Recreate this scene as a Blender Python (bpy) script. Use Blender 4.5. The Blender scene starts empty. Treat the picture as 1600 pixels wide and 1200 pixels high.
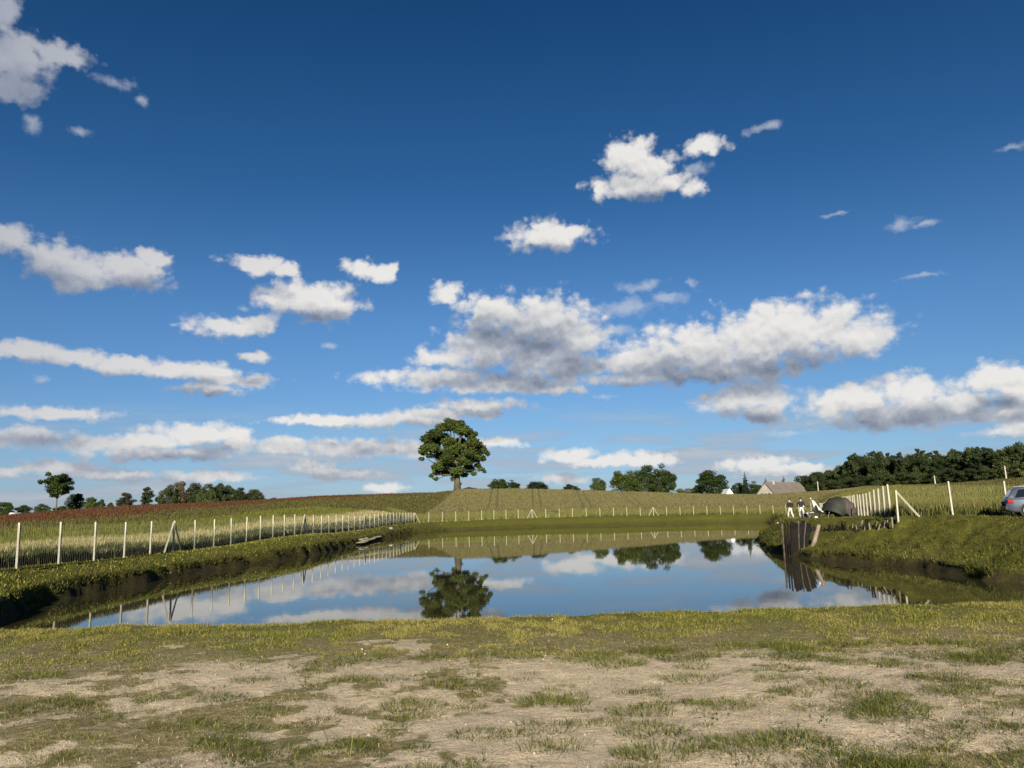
import bpy, math, random
import numpy as np
from mathutils import Vector, Matrix

# ---------------------------------------------------------------- camera
S = bpy.context.scene
PITCH, ROLL, FPX, CAMH = math.radians(9.46), math.radians(1.43), 1200.0, 3.0
FW = np.array([0, math.cos(PITCH), math.sin(PITCH)])
UP0 = np.array([0, -math.sin(PITCH), math.cos(PITCH)])
RT0 = np.array([1.0, 0, 0])
RT = math.cos(ROLL) * RT0 - math.sin(ROLL) * UP0
UP = math.cos(ROLL) * UP0 + math.sin(ROLL) * RT0
cam_d = bpy.data.cameras.new('camera')
cam = bpy.data.objects.new('camera', cam_d)
S.collection.objects.link(cam)
cam_d.sensor_fit = 'HORIZONTAL'
cam_d.sensor_width = 36
cam_d.lens = 36 * FPX / 1600
cam_d.clip_start = 0.1
cam_d.clip_end = 20000
cam.matrix_world = Matrix(((RT[0], UP[0], -FW[0], 0), (RT[1], UP[1], -FW[1], 0), (RT[2], UP[2], -FW[2], CAMH), (0, 0, 0, 1)))
S.camera = cam
S.render.resolution_x, S.render.resolution_y = 1024, 768
S.view_settings.view_transform = 'Standard'
S.view_settings.look = 'None'
S.view_settings.exposure = 0.95
S.view_settings.gamma = 1
S.cycles.max_bounces = 6
S.cycles.diffuse_bounces = 2
S.cycles.glossy_bounces = 3
S.cycles.transparent_max_bounces = 8
S.cycles.use_denoising = True
S.cycles.sample_clamp_indirect = 6


def ray(u, v):
    d = FW + RT * (u - 800) / FPX - UP * (v - 600) / FPX
    return d / np.linalg.norm(d)


def onz(u, v, z=0.0):
    d = ray(u, v)
    t = (z - CAMH) / d[2]
    return d[0] * t, d[1] * t


def az_el(u, v):
    d = ray(u, v)
    return math.degrees(math.atan2(d[0], d[1])), math.degrees(math.asin(d[2]))


def at(u, v, Y):
    """the point seen at pixel (u, v) at distance Y along the ground axis"""
    d = ray(u, v)
    t = Y / d[1]
    return d[0] * t, Y, CAMH + d[2] * t


# ---------------------------------------------------------------- world, sun
SUN_EL, SUN_AZ = math.radians(20), math.radians(183)     # the sun is low, behind the camera
W = bpy.data.worlds.new('World')
S.world = W
W.use_nodes = True
NT = W.node_tree
NT.nodes.clear()


class NB:
    """a small node builder"""
    def __init__(s, t): s.t = t

    def n(s, typ, *ins, **kw):
        nd = s.t.nodes.new(typ)
        for k, v in kw.items(): setattr(nd, k, v)
        for i, v in enumerate(ins):
            if v is not None: s.set(nd.inputs[i], v)
        return nd

    def set(s, sock, v):
        if isinstance(v, bpy.types.NodeSocket): s.t.links.new(v, sock)
        elif isinstance(v, bpy.types.Node): s.t.links.new(v.outputs[0], sock)
        else: sock.default_value = v

    def m(s, op, a, b=None, c=None, clamp=False):
        nd = s.n('ShaderNodeMath', a, b, c, operation=op)
        nd.use_clamp = clamp
        return nd.outputs[0]

    def vm(s, op, a, b=None, c=None):
        nd = s.n('ShaderNodeVectorMath', operation=op)
        for i, v in enumerate((a, b, c)):
            if v is not None: s.set(nd.inputs[i], v)
        return nd.outputs['Value'] if op in ('DOT_PRODUCT', 'LENGTH') else nd.outputs[0]

    def mix(s, f, a, b, blend='MIX'):
        nd = s.t.nodes.new('ShaderNodeMix')
        nd.data_type = 'RGBA'
        nd.blend_type = blend
        s.set(nd.inputs[0], f)
        for k, v in ((6, a), (7, b)):
            if isinstance(v, tuple) and len(v) == 3: v = v + (1,)
            s.set(nd.inputs[k], v)
        return nd.outputs[2]

    def mr(s, v, a, b, c=0.0, d=1.0, smooth=False):
        nd = s.n('ShaderNodeMapRange', v, a, b, c, d)
        nd.clamp = True
        if smooth: nd.interpolation_type = 'SMOOTHSTEP'
        return nd.outputs[0]

    def noise(s, vec, scale, detail=4, rough=0.5, dist=0.0, color=False, dim='3D'):
        nd = s.n('ShaderNodeTexNoise', noise_dimensions=dim)
        if vec is not None: s.set(nd.inputs['Vector'], vec)
        nd.inputs['Scale'].default_value = scale
        nd.inputs['Detail'].default_value = detail
        nd.inputs['Roughness'].default_value = rough
        nd.inputs['Distortion'].default_value = dist
        return nd.outputs[1 if color else 0]


B = NB(NT)
sky = B.n('ShaderNodeTexSky', sky_type='NISHITA')
sky.sun_disc = False
sky.sun_elevation = SUN_EL
sky.sun_rotation = SUN_AZ
sky.altitude = 100
sky.air_density = 1.0
sky.dust_density = 0.35
sky.ozone_density = 2.2
# clouds, laid out by compass direction and height above the horizon (degrees)
CLOUDS = [  # centre and radii as measured, converted to directions below; last = tilt of the long axis
    (25, 92, 62, 46), (85, 84, 58, 18), (15, 135, 52, 28), (10, 20, 25, 30),
    (15, 372, 50, 22), (80, 398, 55, 24), (130, 422, 70, 27), (205, 424, 55, 25), (240, 404, 24, 13), (112, 440, 30, 18),
    (405, 415, 50, 15), (445, 422, 22, 11), (485, 466, 76, 27), (510, 478, 52, 26), (435, 472, 34, 13), (566, 421, 32, 13), (600, 426, 16, 13),
    (355, 512, 62, 15), (402, 507, 34, 11), (402, 558, 18, 8), (697, 457, 28, 13),
    (35, 546, 62, 13), (110, 560, 80, 14), (200, 570, 75, 13), (270, 576, 60, 12), (325, 580, 60, 15), (365, 594, 62, 10), (330, 607, 50, 9),
    (95, 645, 95, 9), (40, 684, 90, 13), (150, 694, 80, 12), (310, 680, 72, 18), (235, 690, 60, 15), (260, 708, 120, 11), (370, 694, 30, 18),
    (455, 695, 55, 13), (530, 698, 90, 13), (620, 700, 60, 13), (520, 656, 110, 8), (620, 654, 90, 11), (740, 634, 75, 10), (700, 646, 90, 9),
    (90, 733, 75, 12), (180, 741, 90, 8), (330, 745, 70, 8), (500, 733, 46, 12), (540, 742, 60, 7), (605, 762, 26, 8), (15, 740, 26, 8),
    (775, 492, 55, 33), (850, 510, 80, 46), (770, 545, 90, 34), (700, 560, 50, 15), (690, 590, 110, 13), (860, 565, 90, 40), (780, 600, 120, 14), (900, 530, 50, 34), (860, 608, 60, 7),
    (1000, 565, 75, 28), (1090, 552, 110, 44), (1190, 535, 115, 50), (1250, 520, 120, 46), (1340, 530, 58, 32), (1140, 578, 130, 22), (1215, 500, 60, 28), (1000, 590, 80, 10),
    (858, 370, 60, 21), (850, 356, 26, 16), (893, 364, 28, 14), (988, 243, 40, 29), (985, 290, 58, 22), (1040, 286, 40, 14), (1010, 262, 50, 26), (936, 298, 10, 16), (1106, 226, 36, 13), (1076, 292, 20, 12),
    (1170, 624, 74, 22), (1215, 632, 42, 22), (1185, 645, 50, 13),
    (1300, 632, 40, 16), (1350, 622, 62, 25), (1425, 612, 75, 27), (1500, 632, 60, 22), (1410, 648, 115, 20), (1560, 592, 56, 26), (1600, 612, 50, 34), (1570, 650, 50, 11), (1595, 668, 50, 13),
    (890, 712, 40, 12), (1000, 718, 56, 11), (945, 722, 60, 8), (875, 748, 40, 8), (1185, 722, 62, 10), (1225, 733, 60, 8), (780, 692, 36, 8), (1270, 728, 24, 7),
]
WISPS = [(185, 133, 34, 12), (217, 155, 15, 10), (120, 205, 22, 8), (45, 188, 26, 16), (1580, 228, 30, 7), (790, 372, 20, 7), (985, 480, 70, 20),
         (1000, 448, 46, 9), (1045, 466, 34, 12), (1080, 442, 10, 7), (1375, 494, 26, 9), (1385, 515, 26, 14), (1405, 350, 34, 10), (1440, 350, 24, 5),
         (268, 507, 13, 4), (515, 540, 14, 6), (58, 594, 17, 7), (1310, 332, 30, 4), (1090, 262, 26, 12), (378, 482, 12, 7), (420, 497, 20, 10),
         (1230, 676, 40, 5), (850, 598, 90, 10), (945, 619, 24, 4), (1440, 430, 50, 4), (1540, 675, 40, 6), (610, 590, 40, 8), (960, 520, 30, 14), (1195, 200, 30, 8)]


# the thick parts, where the cloud shades its own underside
THICK = [(1130, 588, 190, 24), (1050, 578, 80, 26), (1240, 572, 100, 20), (820, 535, 85, 40), (765, 515, 45, 28), (800, 592, 110, 16), (890, 570, 60, 22), (1400, 655, 125, 18),
         (1185, 648, 62, 11), (1510, 650, 60, 13), (1570, 628, 40, 10), (20, 395, 60, 22), (100, 435, 70, 20), (210, 442, 55, 14), (320, 590, 70, 14), (200, 584, 90, 10), (60, 562, 90, 9),
         (330, 614, 55, 7), (240, 714, 140, 12), (50, 694, 80, 13), (345, 702, 45, 12), (570, 707, 120, 10), (600, 662, 160, 10), (740, 647, 80, 7), (130, 752, 120, 9), (520, 746, 70, 7),
         (500, 492, 55, 11), (360, 526, 60, 7), (850, 386, 50, 6), (50, 145, 60, 30), (1020, 306, 60, 8), (960, 734, 90, 6), (1195, 736, 80, 6), (95, 653, 95, 6), (640, 720, 60, 8)]


def to_dir(u, v, ru, rv):
    a0, e0 = az_el(u, v)
    a1, _ = az_el(u + 5, v)
    _, e1 = az_el(u, v - 5)
    return a0, e0, abs(a1 - a0) / 5 * ru, abs(e1 - e0) / 5 * rv


gen = B.n('ShaderNodeTexCoord').outputs['Generated']
sep = B.n('ShaderNodeSeparateXYZ', gen)
az = B.m('MULTIPLY', B.m('ARCTAN2', sep.outputs[0], sep.outputs[1]), 57.29578)
el = B.m('MULTIPLY', B.m('ARCSINE', sep.outputs[2]), 57.29578)
P = B.n('ShaderNodeCombineXYZ', az, el, 0.0).outputs[0]
Pn = B.n('ShaderNodeCombineXYZ', az, B.m('MULTIPLY', el, 1.18), 0.0).outputs[0]
w1 = B.vm('MULTIPLY', B.vm('SUBTRACT', B.noise(Pn, 0.42, 3, 0.55, color=True), (0.5, 0.5, 0.5)), (1.7, 0.8, 0))
w2 = B.vm('MULTIPLY', B.vm('SUBTRACT', B.noise(Pn, 1.9, 4, 0.6, color=True), (0.5, 0.5, 0.5)), (0.65, 0.45, 0))
wrp = B.vm('ADD', w1, w2)
Pw = B.vm('ADD', P, wrp)


def field(Pin, items, grow=1.0):
    F = None
    for it in items:
        a, e, ra, re = to_dir(*it)
        gl = 1.12 if it[1] > 620 else (1.12 if it[3] < 14 else 1.0)
        ra *= grow * (1 + (gl - 1) * .6); re *= grow * gl
        v = B.vm('MULTIPLY_ADD', Pin, (1 / ra, 1 / re, 0), (-a / ra, -e / re, 0))
        d = B.vm('DOT_PRODUCT', v, v)
        F = d if F is None else B.m('MINIMUM', F, d)
    return B.m('SUBTRACT', 1.0, B.m('SQRT', F))


def vor(Pin, scale, detail):
    v = B.n('ShaderNodeTexVoronoi', voronoi_dimensions='2D', feature='SMOOTH_F1', normalize=True)
    B.set(v.inputs['Vector'], Pin)
    v.inputs['Scale'].default_value = scale
    v.inputs['Detail'].default_value = detail
    v.inputs['Roughness'].default_value = 0.5
    v.inputs['Smoothness'].default_value = 0.22
    return v.outputs['Distance']


Pd = B.vm('ADD', Pw, (0.30, 1.7, 0))
Pnw = B.vm('ADD', Pn, B.vm('MULTIPLY', w2, (0.45, 0.45, 0)))
Pnd = B.vm('ADD', Pnw, (0.12, 0.45, 0))
F0 = field(Pw, CLOUDS, 1.10)
F1 = field(Pd, CLOUDS, 1.10)
n0 = B.noise(Pnw, 0.62, 9, 0.52)
l0 = B.noise(Pnw, 0.75, 3.5, 0.5)
l1 = B.noise(Pnd, 0.75, 3.5, 0.5)
v0 = vor(Pnw, 0.72, 3)
v1 = vor(Pnd, 0.72, 3)
D0 = B.m('ADD', B.m('ADD', F0, 0.05), B.m('ADD', B.m('MULTIPLY', B.m('SUBTRACT', n0, 0.5), 1.25), B.m('MULTIPLY', B.m('SUBTRACT', 0.34, v0), 1.45)))
alpha = B.mr(D0, -0.10, 0.62, smooth=True)
FW_ = field(Pw, WISPS, 1.15)
DW = B.m('ADD', FW_, B.m('MULTIPLY', B.m('SUBTRACT', n0, 0.5), 2.6))
alw = B.mr(DW, 0.0, 1.1, 0, 0.55, smooth=True)
# streaks low over the horizon
Ps = B.vm('MULTIPLY', P, (0.10, 0.85, 0))
ns = B.noise(Ps, 1.0, 6, 0.55, dist=0.3)
band = B.m('MULTIPLY', B.mr(el, 8.0, 4.0), B.mr(el, -1, 0.3))
als = B.m('MULTIPLY', B.mr(ns, 0.43, 0.60, 0, 0.85, smooth=True), band)
# light falls from above and behind: how much cloud lies between a point and the light
dF = B.m('SUBTRACT', F1, F0)
G = field(B.vm('ADD', Pw, (0, 0.10, 0)), THICK, 1.15)
sh = B.m('MULTIPLY', dF, 0.75)
sh = B.m('ADD', sh, B.m('MULTIPLY', B.m('SUBTRACT', l1, l0), 1.5))
sh = B.m('ADD', sh, B.m('MULTIPLY', B.m('SUBTRACT', v0, v1), 0.95))
sh = B.m('ADD', sh, B.m('MULTIPLY', B.mr(D0, 0.2, 1.2), 0.25))
sh = B.m('ADD', sh, B.m('MULTIPLY', B.mr(B.m('ADD', G, B.m('MULTIPLY', B.m('SUBTRACT', l0, 0.5), 1.0)), -0.80, 1.15, smooth=True), 1.10))
shade = B.mr(sh, -0.50, 1.55)
rampc = B.n('ShaderNodeValToRGB', shade)
rc_ = rampc.color_ramp
rc_.interpolation = 'LINEAR'
rc_.elements[0].position = 0.0; rc_.elements[0].color = (0.84, 0.82, 0.79, 1)
rc_.elements[1].position = 1.0; rc_.elements[1].color = (0.185, 0.22, 0.295, 1)
e_ = rc_.elements.new(0.33); e_.color = (0.64, 0.64, 0.645, 1)
e_ = rc_.elements.new(0.58); e_.color = (0.40, 0.43, 0.49, 1)
ccol = rampc.outputs[0]
leftdim = B.mr(B.m('SUBTRACT', B.m('MULTIPLY', az, -1), B.m('MULTIPLY', el, -0.7)), 24, 62)
ccol = B.mix(B.m('MULTIPLY', leftdim, 0.9), ccol, (0.26, 0.30, 0.40))
scol = B.mix(B.mr(ns, 0.50, 0.68), (0.34, 0.41, 0.52), (0.50, 0.53, 0.57))
skyc = B.n('ShaderNodeVectorMath', sky.outputs[0], (0.105, 0.105, 0.105), operation='MULTIPLY').outputs[0]
SKYC = skyc
grad = B.n('ShaderNodeValToRGB', B.mr(el, 0, 45))
cr = grad.color_ramp
for k_, c_ in ((0.0, (0.45, 0.56, 0.90)), (2.8 / 45, (0.44, 0.60, 0.92)), (6.1 / 45, (0.45, 0.62, 0.86)), (14.2 / 45, (0.377, 0.612, 0.858)),
               (23.5 / 45, (0.187, 0.454, 0.70)), (36 / 45, (0.092, 0.34, 0.565)), (1.0, (0.07, 0.30, 0.52))):
    e_ = cr.elements[0] if k_ == 0 else (cr.elements[-1] if k_ == 1 else cr.elements.new(k_))
    e_.color = (*c_, 1)
skyc = B.mix(1.0, skyc, grad.outputs[0], 'MULTIPLY')
out = B.mix(als, skyc, scol)
out = B.mix(alw, out, (0.60, 0.64, 0.70))
hz = B.mr(el, 5, 0, 0, 0.28)
ccol = B.mix(hz, ccol, (0.52, 0.60, 0.68))
out = B.mix(B.m('MULTIPLY', alpha, 0.97), out, ccol)
bg = B.n('ShaderNodeBackground', out, 0.518)
wo = B.n('ShaderNodeOutputWorld')
NT.links.new(bg.outputs[0], wo.inputs[0])
W.cycles.sampling_method = 'MANUAL'
W.cycles.sample_map_resolution = 512

sun_d = bpy.data.lights.new('sun', 'SUN')
sun_d.energy = 4.8
sun_d.angle = math.radians(0.53)
sun_d.color = (1.0, 0.89, 0.72)
sun = bpy.data.objects.new('sun', sun_d)
S.collection.objects.link(sun)
sdir = Vector((math.sin(SUN_AZ) * math.cos(SUN_EL), math.cos(SUN_AZ) * math.cos(SUN_EL), math.sin(SUN_EL)))
sun.rotation_euler = sdir.to_track_quat('Z', 'Y').to_euler()
sun.location = (0, -30, 30)

# ---------------------------------------------------------------- helpers
rng = np.random.default_rng(7)
random.seed(7)
COL = S.collection


def tag(o, label=None, cat=None, group=None, kind=None):
    if label: o['label'] = label
    if cat: o['category'] = cat
    if group: o['group'] = group
    if kind: o['kind'] = kind
    return o


def empty(name, loc, label, cat, group=None, rz=0.0):
    o = bpy.data.objects.new(name, None)
    COL.objects.link(o)
    o.location = loc
    o.rotation_euler = (0, 0, rz)
    o.empty_display_size = 0.2
    return tag(o, label, cat, group)


def link(name, me, mat=None, parent=None, loc=None, smooth=False):
    o = bpy.data.objects.new(name, me)
    COL.objects.link(o)
    if mat is not None:
        for mm in (mat if isinstance(mat, (list, tuple)) else [mat]): me.materials.append(mm)
    if parent is not None: o.parent = parent
    if loc is not None: o.location = loc
    if smooth and len(me.polygons):
        me.polygons.foreach_set('use_smooth', [True] * len(me.polygons))
    return o


def copy_tree(o, parent=None, **kw):
    c = o.copy()
    COL.objects.link(c)
    c.parent = parent
    for ch in [x for x in o.children]: copy_tree(ch, c)
    return c


def np_mesh(name, verts, faces, n, smooth=False):
    """faces: (k, n) array of equal-sized polygons"""
    me = bpy.data.meshes.new(name)
    me.vertices.add(len(verts))
    me.vertices.foreach_set('co', np.ascontiguousarray(verts, dtype=np.float32).ravel())
    f = np.ascontiguousarray(faces, dtype=np.int32)
    me.loops.add(f.size)
    me.loops.foreach_set('vertex_index', f.ravel())
    me.polygons.add(len(f))
    me.polygons.foreach_set('loop_start', np.arange(0, f.size, n, dtype=np.int32))
    me.polygons.foreach_set('loop_total', np.full(len(f), n, dtype=np.int32))
    if smooth: me.polygons.foreach_set('use_smooth', np.ones(len(f), dtype=bool))
    me.update(calc_edges=True)
    me.validate()
    return me


def vcol(me, name, cols):
    a = me.color_attributes.new(name, 'FLOAT_COLOR', 'POINT')
    c = np.ones((len(me.vertices), 4), dtype=np.float32)
    c[:, :3] = cols
    a.data.foreach_set('color', c.ravel())


class MB:
    """collects simple solids into one mesh"""
    def __init__(s): s.v, s.f = [], []

    def box(s, c, d, rz=0.0, rot=None, taper=1.0):
        R = Matrix.Rotation(rz, 3, 'Z') if rot is None else rot
        b = len(s.v)
        for z in (-.5, .5):
            k = taper if z > 0 else 1.0
            for x, y in ((-.5, -.5), (.5, -.5), (.5, .5), (-.5, .5)):
                p = R @ Vector((x * d[0] * k, y * d[1] * k, z * d[2])) + Vector(c)
                s.v.append(tuple(p))
        for q in ((0, 3, 2, 1), (4, 5, 6, 7), (0, 1, 5, 4), (1, 2, 6, 5), (2, 3, 7, 6), (3, 0, 4, 7)):
            s.f.append(tuple(b + i for i in q))
        return s

    def tube(s, pts, rad, n=8, cap=True):
        pts = [Vector(p) for p in pts]
        rad = rad if isinstance(rad, (list, tuple)) else [rad] * len(pts)
        b = len(s.v)
        for i, p in enumerate(pts):
            t = (pts[min(i + 1, len(pts) - 1)] - pts[max(i - 1, 0)]).normalized()
            a = Vector((1, 0, 0)) if abs(t.x) < 0.8 else Vector((0, 1, 0))
            u = t.cross(a).normalized(); w = t.cross(u)
            for k in range(n):
                an = 2 * math.pi * k / n
                s.v.append(tuple(p + (u * math.cos(an) + w * math.sin(an)) * rad[i]))
        for i in range(len(pts) - 1):
            for k in range(n):
                k2 = (k + 1) % n
                s.f.append((b + i * n + k, b + i * n + k2, b + (i + 1) * n + k2, b + (i + 1) * n + k))
        if cap:
            s.f.append(tuple(b + k for k in range(n))[::-1])
            s.f.append(tuple(b + (len(pts) - 1) * n + k for k in range(n)))
        return s

    def prism(s, prof, y0, y1):
        """profile in x-z extruded along y"""
        b = len(s.v); n = len(prof)
        for y in (y0, y1):
            for x, z in prof: s.v.append((x, y, z))
        s.f.append(tuple(b + i for i in range(n)))
        s.f.append(tuple(b + n + i for i in range(n))[::-1])
        for i in range(n):
            j = (i + 1) % n
            s.f.append((b + i, b + n + i, b + n + j, b + j))
        return s

    def quad(s, *p):
        b = len(s.v); s.v += [tuple(q) for q in p]; s.f.append(tuple(range(b, b + len(p))))
        return s

    def mesh(s, name):
        me = bpy.data.meshes.new(name)
        me.from_pydata(s.v, [], s.f)
        me.update()
        return me

    def build(s, name, mat, parent=None, loc=None, smooth=False, bevel=0):
        o = link(name, s.mesh(name), mat, parent, loc, smooth)
        if bevel:
            m = o.modifiers.new('bevel', 'BEVEL'); m.width = bevel; m.segments = 2; m.limit_method = 'ANGLE'
        return o


def vnoise(x, y, seed=0):
    xi, yi = np.floor(x).astype(np.int64), np.floor(y).astype(np.int64)
    fx, fy = x - xi, y - yi
    fx = fx * fx * (3 - 2 * fx); fy = fy * fy * (3 - 2 * fy)

    def h(a, b):
        n = (a * 374761393 + b * 668265263 + seed * 1274126177) & 0xffffffff
        n = ((n ^ (n >> 13)) * 1274126177) & 0xffffffff
        return ((n ^ (n >> 16)) & 0xffff) / 65535.0
    return (h(xi, yi) * (1 - fx) + h(xi + 1, yi) * fx) * (1 - fy) + (h(xi, yi + 1) * (1 - fx) + h(xi + 1, yi + 1) * fx) * fy


def fbm(x, y, oct=4, seed=0):
    r, a, t = 0, 1.0, 0
    for i in range(oct):
        r = r + a * vnoise(x * 2 ** i + 17 * i, y * 2 ** i - 9 * i, seed + i); t += a; a *= 0.5
    return r / t


def sstep(x, a, b):
    t = np.clip((x - a) / (b - a), 0, 1)
    return t * t * (3 - 2 * t)


# ---------------------------------------------------------------- materials
def mat(name, build=None, col=(0.5, 0.5, 0.5), rough=0.7, metal=0.0, var=0.0, vscale=3.0, bump=0.0, bscale=20.0, spec=0.3):
    m = bpy.data.materials.new(name)
    m.use_nodes = True
    t = m.node_tree
    b = NB(t)
    p = t.nodes['Principled BSDF']
    p.inputs['Roughness'].default_value = rough
    p.inputs['Metallic'].default_value = metal
    p.inputs['Specular IOR Level'].default_value = spec
    p.inputs['Base Color'].default_value = (*col, 1)
    if build: build(b, p, t)
    else:
        oc = b.n('ShaderNodeTexCoord').outputs['Object']
        if var:
            f = b.noise(oc, vscale, 5, 0.6)
            c = b.mix(b.mr(f, 0.3, 0.7), tuple(x * (1 - var) for x in col), tuple(min(1, x * (1 + var)) for x in col))
            b.set(p.inputs['Base Color'], c)
        if bump:
            bn = b.n('ShaderNodeBump'); bn.inputs['Strength'].default_value = bump
            bn.inputs['Distance'].default_value = 0.02
            b.set(bn.inputs['Height'], b.noise(oc, bscale, 5, 0.6)); b.set(p.inputs['Normal'], bn.outputs[0])
    return m


def leafy(name, col, trans=0.25, attr=True, rough=0.65, var=0.36):
    def f(b, p, t):
        c = b.n('ShaderNodeVertexColor', layer_name='Col').outputs[0] if attr else (*col, 1)
        tint = (*col, 1)
        if attr: c = b.mix(1.0, c, tint, 'MULTIPLY')
        info = b.n('ShaderNodeObjectInfo')
        c2 = b.n('ShaderNodeHueSaturation')
        b.set(c2.inputs['Color'], c)
        b.set(c2.inputs['Value'], b.mr(info.outputs['Random'], 0, 1, 1 - var, 1 + var))
        b.set(c2.inputs['Hue'], b.mr(info.outputs['Random'], 0, 1, 0.515, 0.485))
        b.set(p.inputs['Base Color'], c2.outputs[0])
        tr = b.n('ShaderNodeBsdfTranslucent', c2.outputs[0])
        ms = b.n('ShaderNodeMixShader', trans, p.outputs[0], tr.outputs[0])
        t.links.new(ms.outputs[0], t.nodes['Material Output'].inputs[0])
    return mat(name, f, rough=rough, spec=0.2)


M = {}
M['leaf'] = leafy('leaf', (1, 1, 1), 0.22)
M['blade'] = leafy('blade', (1, 1, 1), 0.30, var=0.0)
M['bark'] = mat('bark', col=(0.085, 0.070, 0.050), rough=0.9, var=0.4, vscale=2, bump=0.6, bscale=6)
M['concrete'] = mat('concrete', col=(0.40, 0.38, 0.30), rough=0.85, var=0.12, vscale=6, bump=0.2, bscale=60)
M['wire'] = mat('wire', col=(0.16, 0.16, 0.14), rough=0.5, metal=0.3)
M['oldwood'] = mat('old_wood', col=(0.075, 0.062, 0.05), rough=0.9, var=0.5, vscale=5, bump=0.6, bscale=25)
M['darkwood'] = mat('dark_wood', spec=0.12, col=(0.009, 0.008, 0.008), rough=0.75, var=0.5, vscale=4, bump=0.6, bscale=22)
M['tent'] = mat('tent_cloth', col=(0.030, 0.033, 0.028), rough=0.8, var=0.25, vscale=2, bump=0.5, bscale=5)
M['tentpanel'] = mat('tent_panel', col=(0.062, 0.052, 0.043), rough=0.8, var=0.2, vscale=2, bump=0.5, bscale=5)
M['black'] = mat('black_cloth', col=(0.012, 0.012, 0.016), rough=0.85, var=0.3, vscale=8)
M['white'] = mat('white_plastic', col=(0.75, 0.75, 0.72), rough=0.5, var=0.05)
M['offwhite'] = mat('pale_cloth', col=(0.55, 0.54, 0.50), rough=0.8, var=0.1, vscale=4)
M['blue'] = mat('cooler_blue', col=(0.07, 0.09, 0.16), rough=0.45)
M['skin'] = mat('skin', col=(0.52, 0.33, 0.24), rough=0.6, var=0.08)
M['hair'] = mat('hair', col=(0.03, 0.022, 0.018), rough=0.7)
M['jacket'] = mat('jacket', col=(0.012, 0.013, 0.02), rough=0.8, var=0.2, vscale=6, bump=0.5, bscale=10)
M['trousers'] = mat('trousers', col=(0.48, 0.465, 0.42), rough=0.8, var=0.08, vscale=5, bump=0.4, bscale=8)
M['shoe'] = mat('shoe', col=(0.45, 0.43, 0.40), rough=0.7)
M['wall_old'] = mat('old_render', col=(0.36, 0.33, 0.29), rough=0.9, var=0.2, vscale=0.6, bump=0.4, bscale=8)
M['wall_white'] = mat('white_render', col=(0.80, 0.80, 0.77), rough=0.9, var=0.03)
M['roof'] = mat('roof_sheet', col=(0.135, 0.118, 0.10), rough=0.9, var=0.18, vscale=0.5, bump=0.5, bscale=4)
M['dark'] = mat('dark_opening', col=(0.02, 0.02, 0.02), rough=0.6)
M['paint'] = mat('car_paint', col=(0.13, 0.155, 0.20), rough=0.28, metal=0.5, spec=0.5)
M['glass'] = mat('car_glass', col=(0.008, 0.012, 0.018), rough=0.05, spec=0.6)
M['rubber'] = mat('tyre', col=(0.015, 0.015, 0.015), rough=0.8)
M['alloy'] = mat('alloy', col=(0.30, 0.30, 0.32), rough=0.35, metal=0.8)
M['trim'] = mat('black_trim', col=(0.02, 0.02, 0.022), rough=0.5)
M['red'] = mat('tail_red', col=(0.28, 0.015, 0.012), rough=0.25)
M['stone'] = mat('pale_stone', col=(0.30, 0.275, 0.21), rough=0.9, var=0.45, vscale=2, bump=0.5, bscale=12)
M['bleached'] = mat('bleached_wood', col=(0.20, 0.17, 0.13), rough=0.9, var=0.35, vscale=6, bump=0.5, bscale=20)

# ---------------------------------------------------------------- land
POND = [onz(5, 977), onz(25, 960), onz(50, 950), onz(80, 940), onz(128, 929), onz(170, 922), onz(224, 912), onz(274, 902), onz(324, 893), onz(372, 886), onz(420, 878.5), onz(465, 871), onz(508, 863.5), onz(535, 856),
        onz(560, 850.5), onz(590, 843.5), onz(620, 838), onz(650, 832.5), onz(700, 828.8), onz(760, 826.4), onz(850, 823.4), onz(950, 821.5), onz(1050, 819),
        onz(1130, 817), onz(1200, 816), (39.2, 120), (26.2, 80), (22.2, 68), onz(1187, 838), onz(1184, 845), onz(1192, 856), onz(1206, 862), onz(1224, 868), onz(1248, 870),
        onz(1262, 874), onz(1319, 878), onz(1389, 884), onz(1431, 888), onz(1459, 892), onz(1500, 899), onz(1540, 908), onz(1600, 911), (24, 24.5), (27, 19), (24, 14.6),
        (10, 14.0), (-5, 13.8), (-11, 14.0), (-14.4, 16.2)]
POND = np.array(POND)
FENCE_L = [(-20.9, 12.0), (-20.5, 46.7), (-18.6, 144.0)]
FENCE_B = [(-18.6, 144.0), (0.0, 158.5), (12, 163.0), (33, 168.0), (55.7, 171.0), (67.6, 173.0)]
FENCE_R = [(20.75, 42.4), (67.6, 173.0)]
FENCE_F = [(20.75, 42.4), (23.75, 42.5), (60.3, 43.6)]
YARD = np.array([(-21.2, -200), (-19.9, 12), (-20.5, 46.7), (-18.6, 144), (0, 158.5), (12, 163), (33, 168), (55.7, 171), (67.6, 173), (20.75, 42.4), (300, 50), (300, -200)])
CTRL = np.array([(0, 6, 1.4), (-12, 10, 1.42), (12, 10, 1.42), (-20.5, 31.8, 1.25), (-20.5, 46.7, 1.15), (-15, 38, 1.1), (-19, 90, 1.25), (-18.6, 144, 1.5), (0, 159, 1.65), (12, 163, 1.65), (33, 168, 1.45),
                 (55.7, 171, 1.25), (67, 173, 1.5), (21.3, 42.4, 2.12), (30, 42, 2.12), (24.5, 69, 1.80), (27, 65, 1.9), (17.5, 50, 1.95), (30, 68, 1.95), (40, 100, 1.7), (20, 42, 2.3), (21.5, 43, 2.3), (20.5, 44, 2.25), (22, 33, 2.1), (26, 38, 2.1), (36, 85, 1.95), (0, -40, 1.4), (30, 8, 1.5), (-25, 8, 1.4)])


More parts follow.
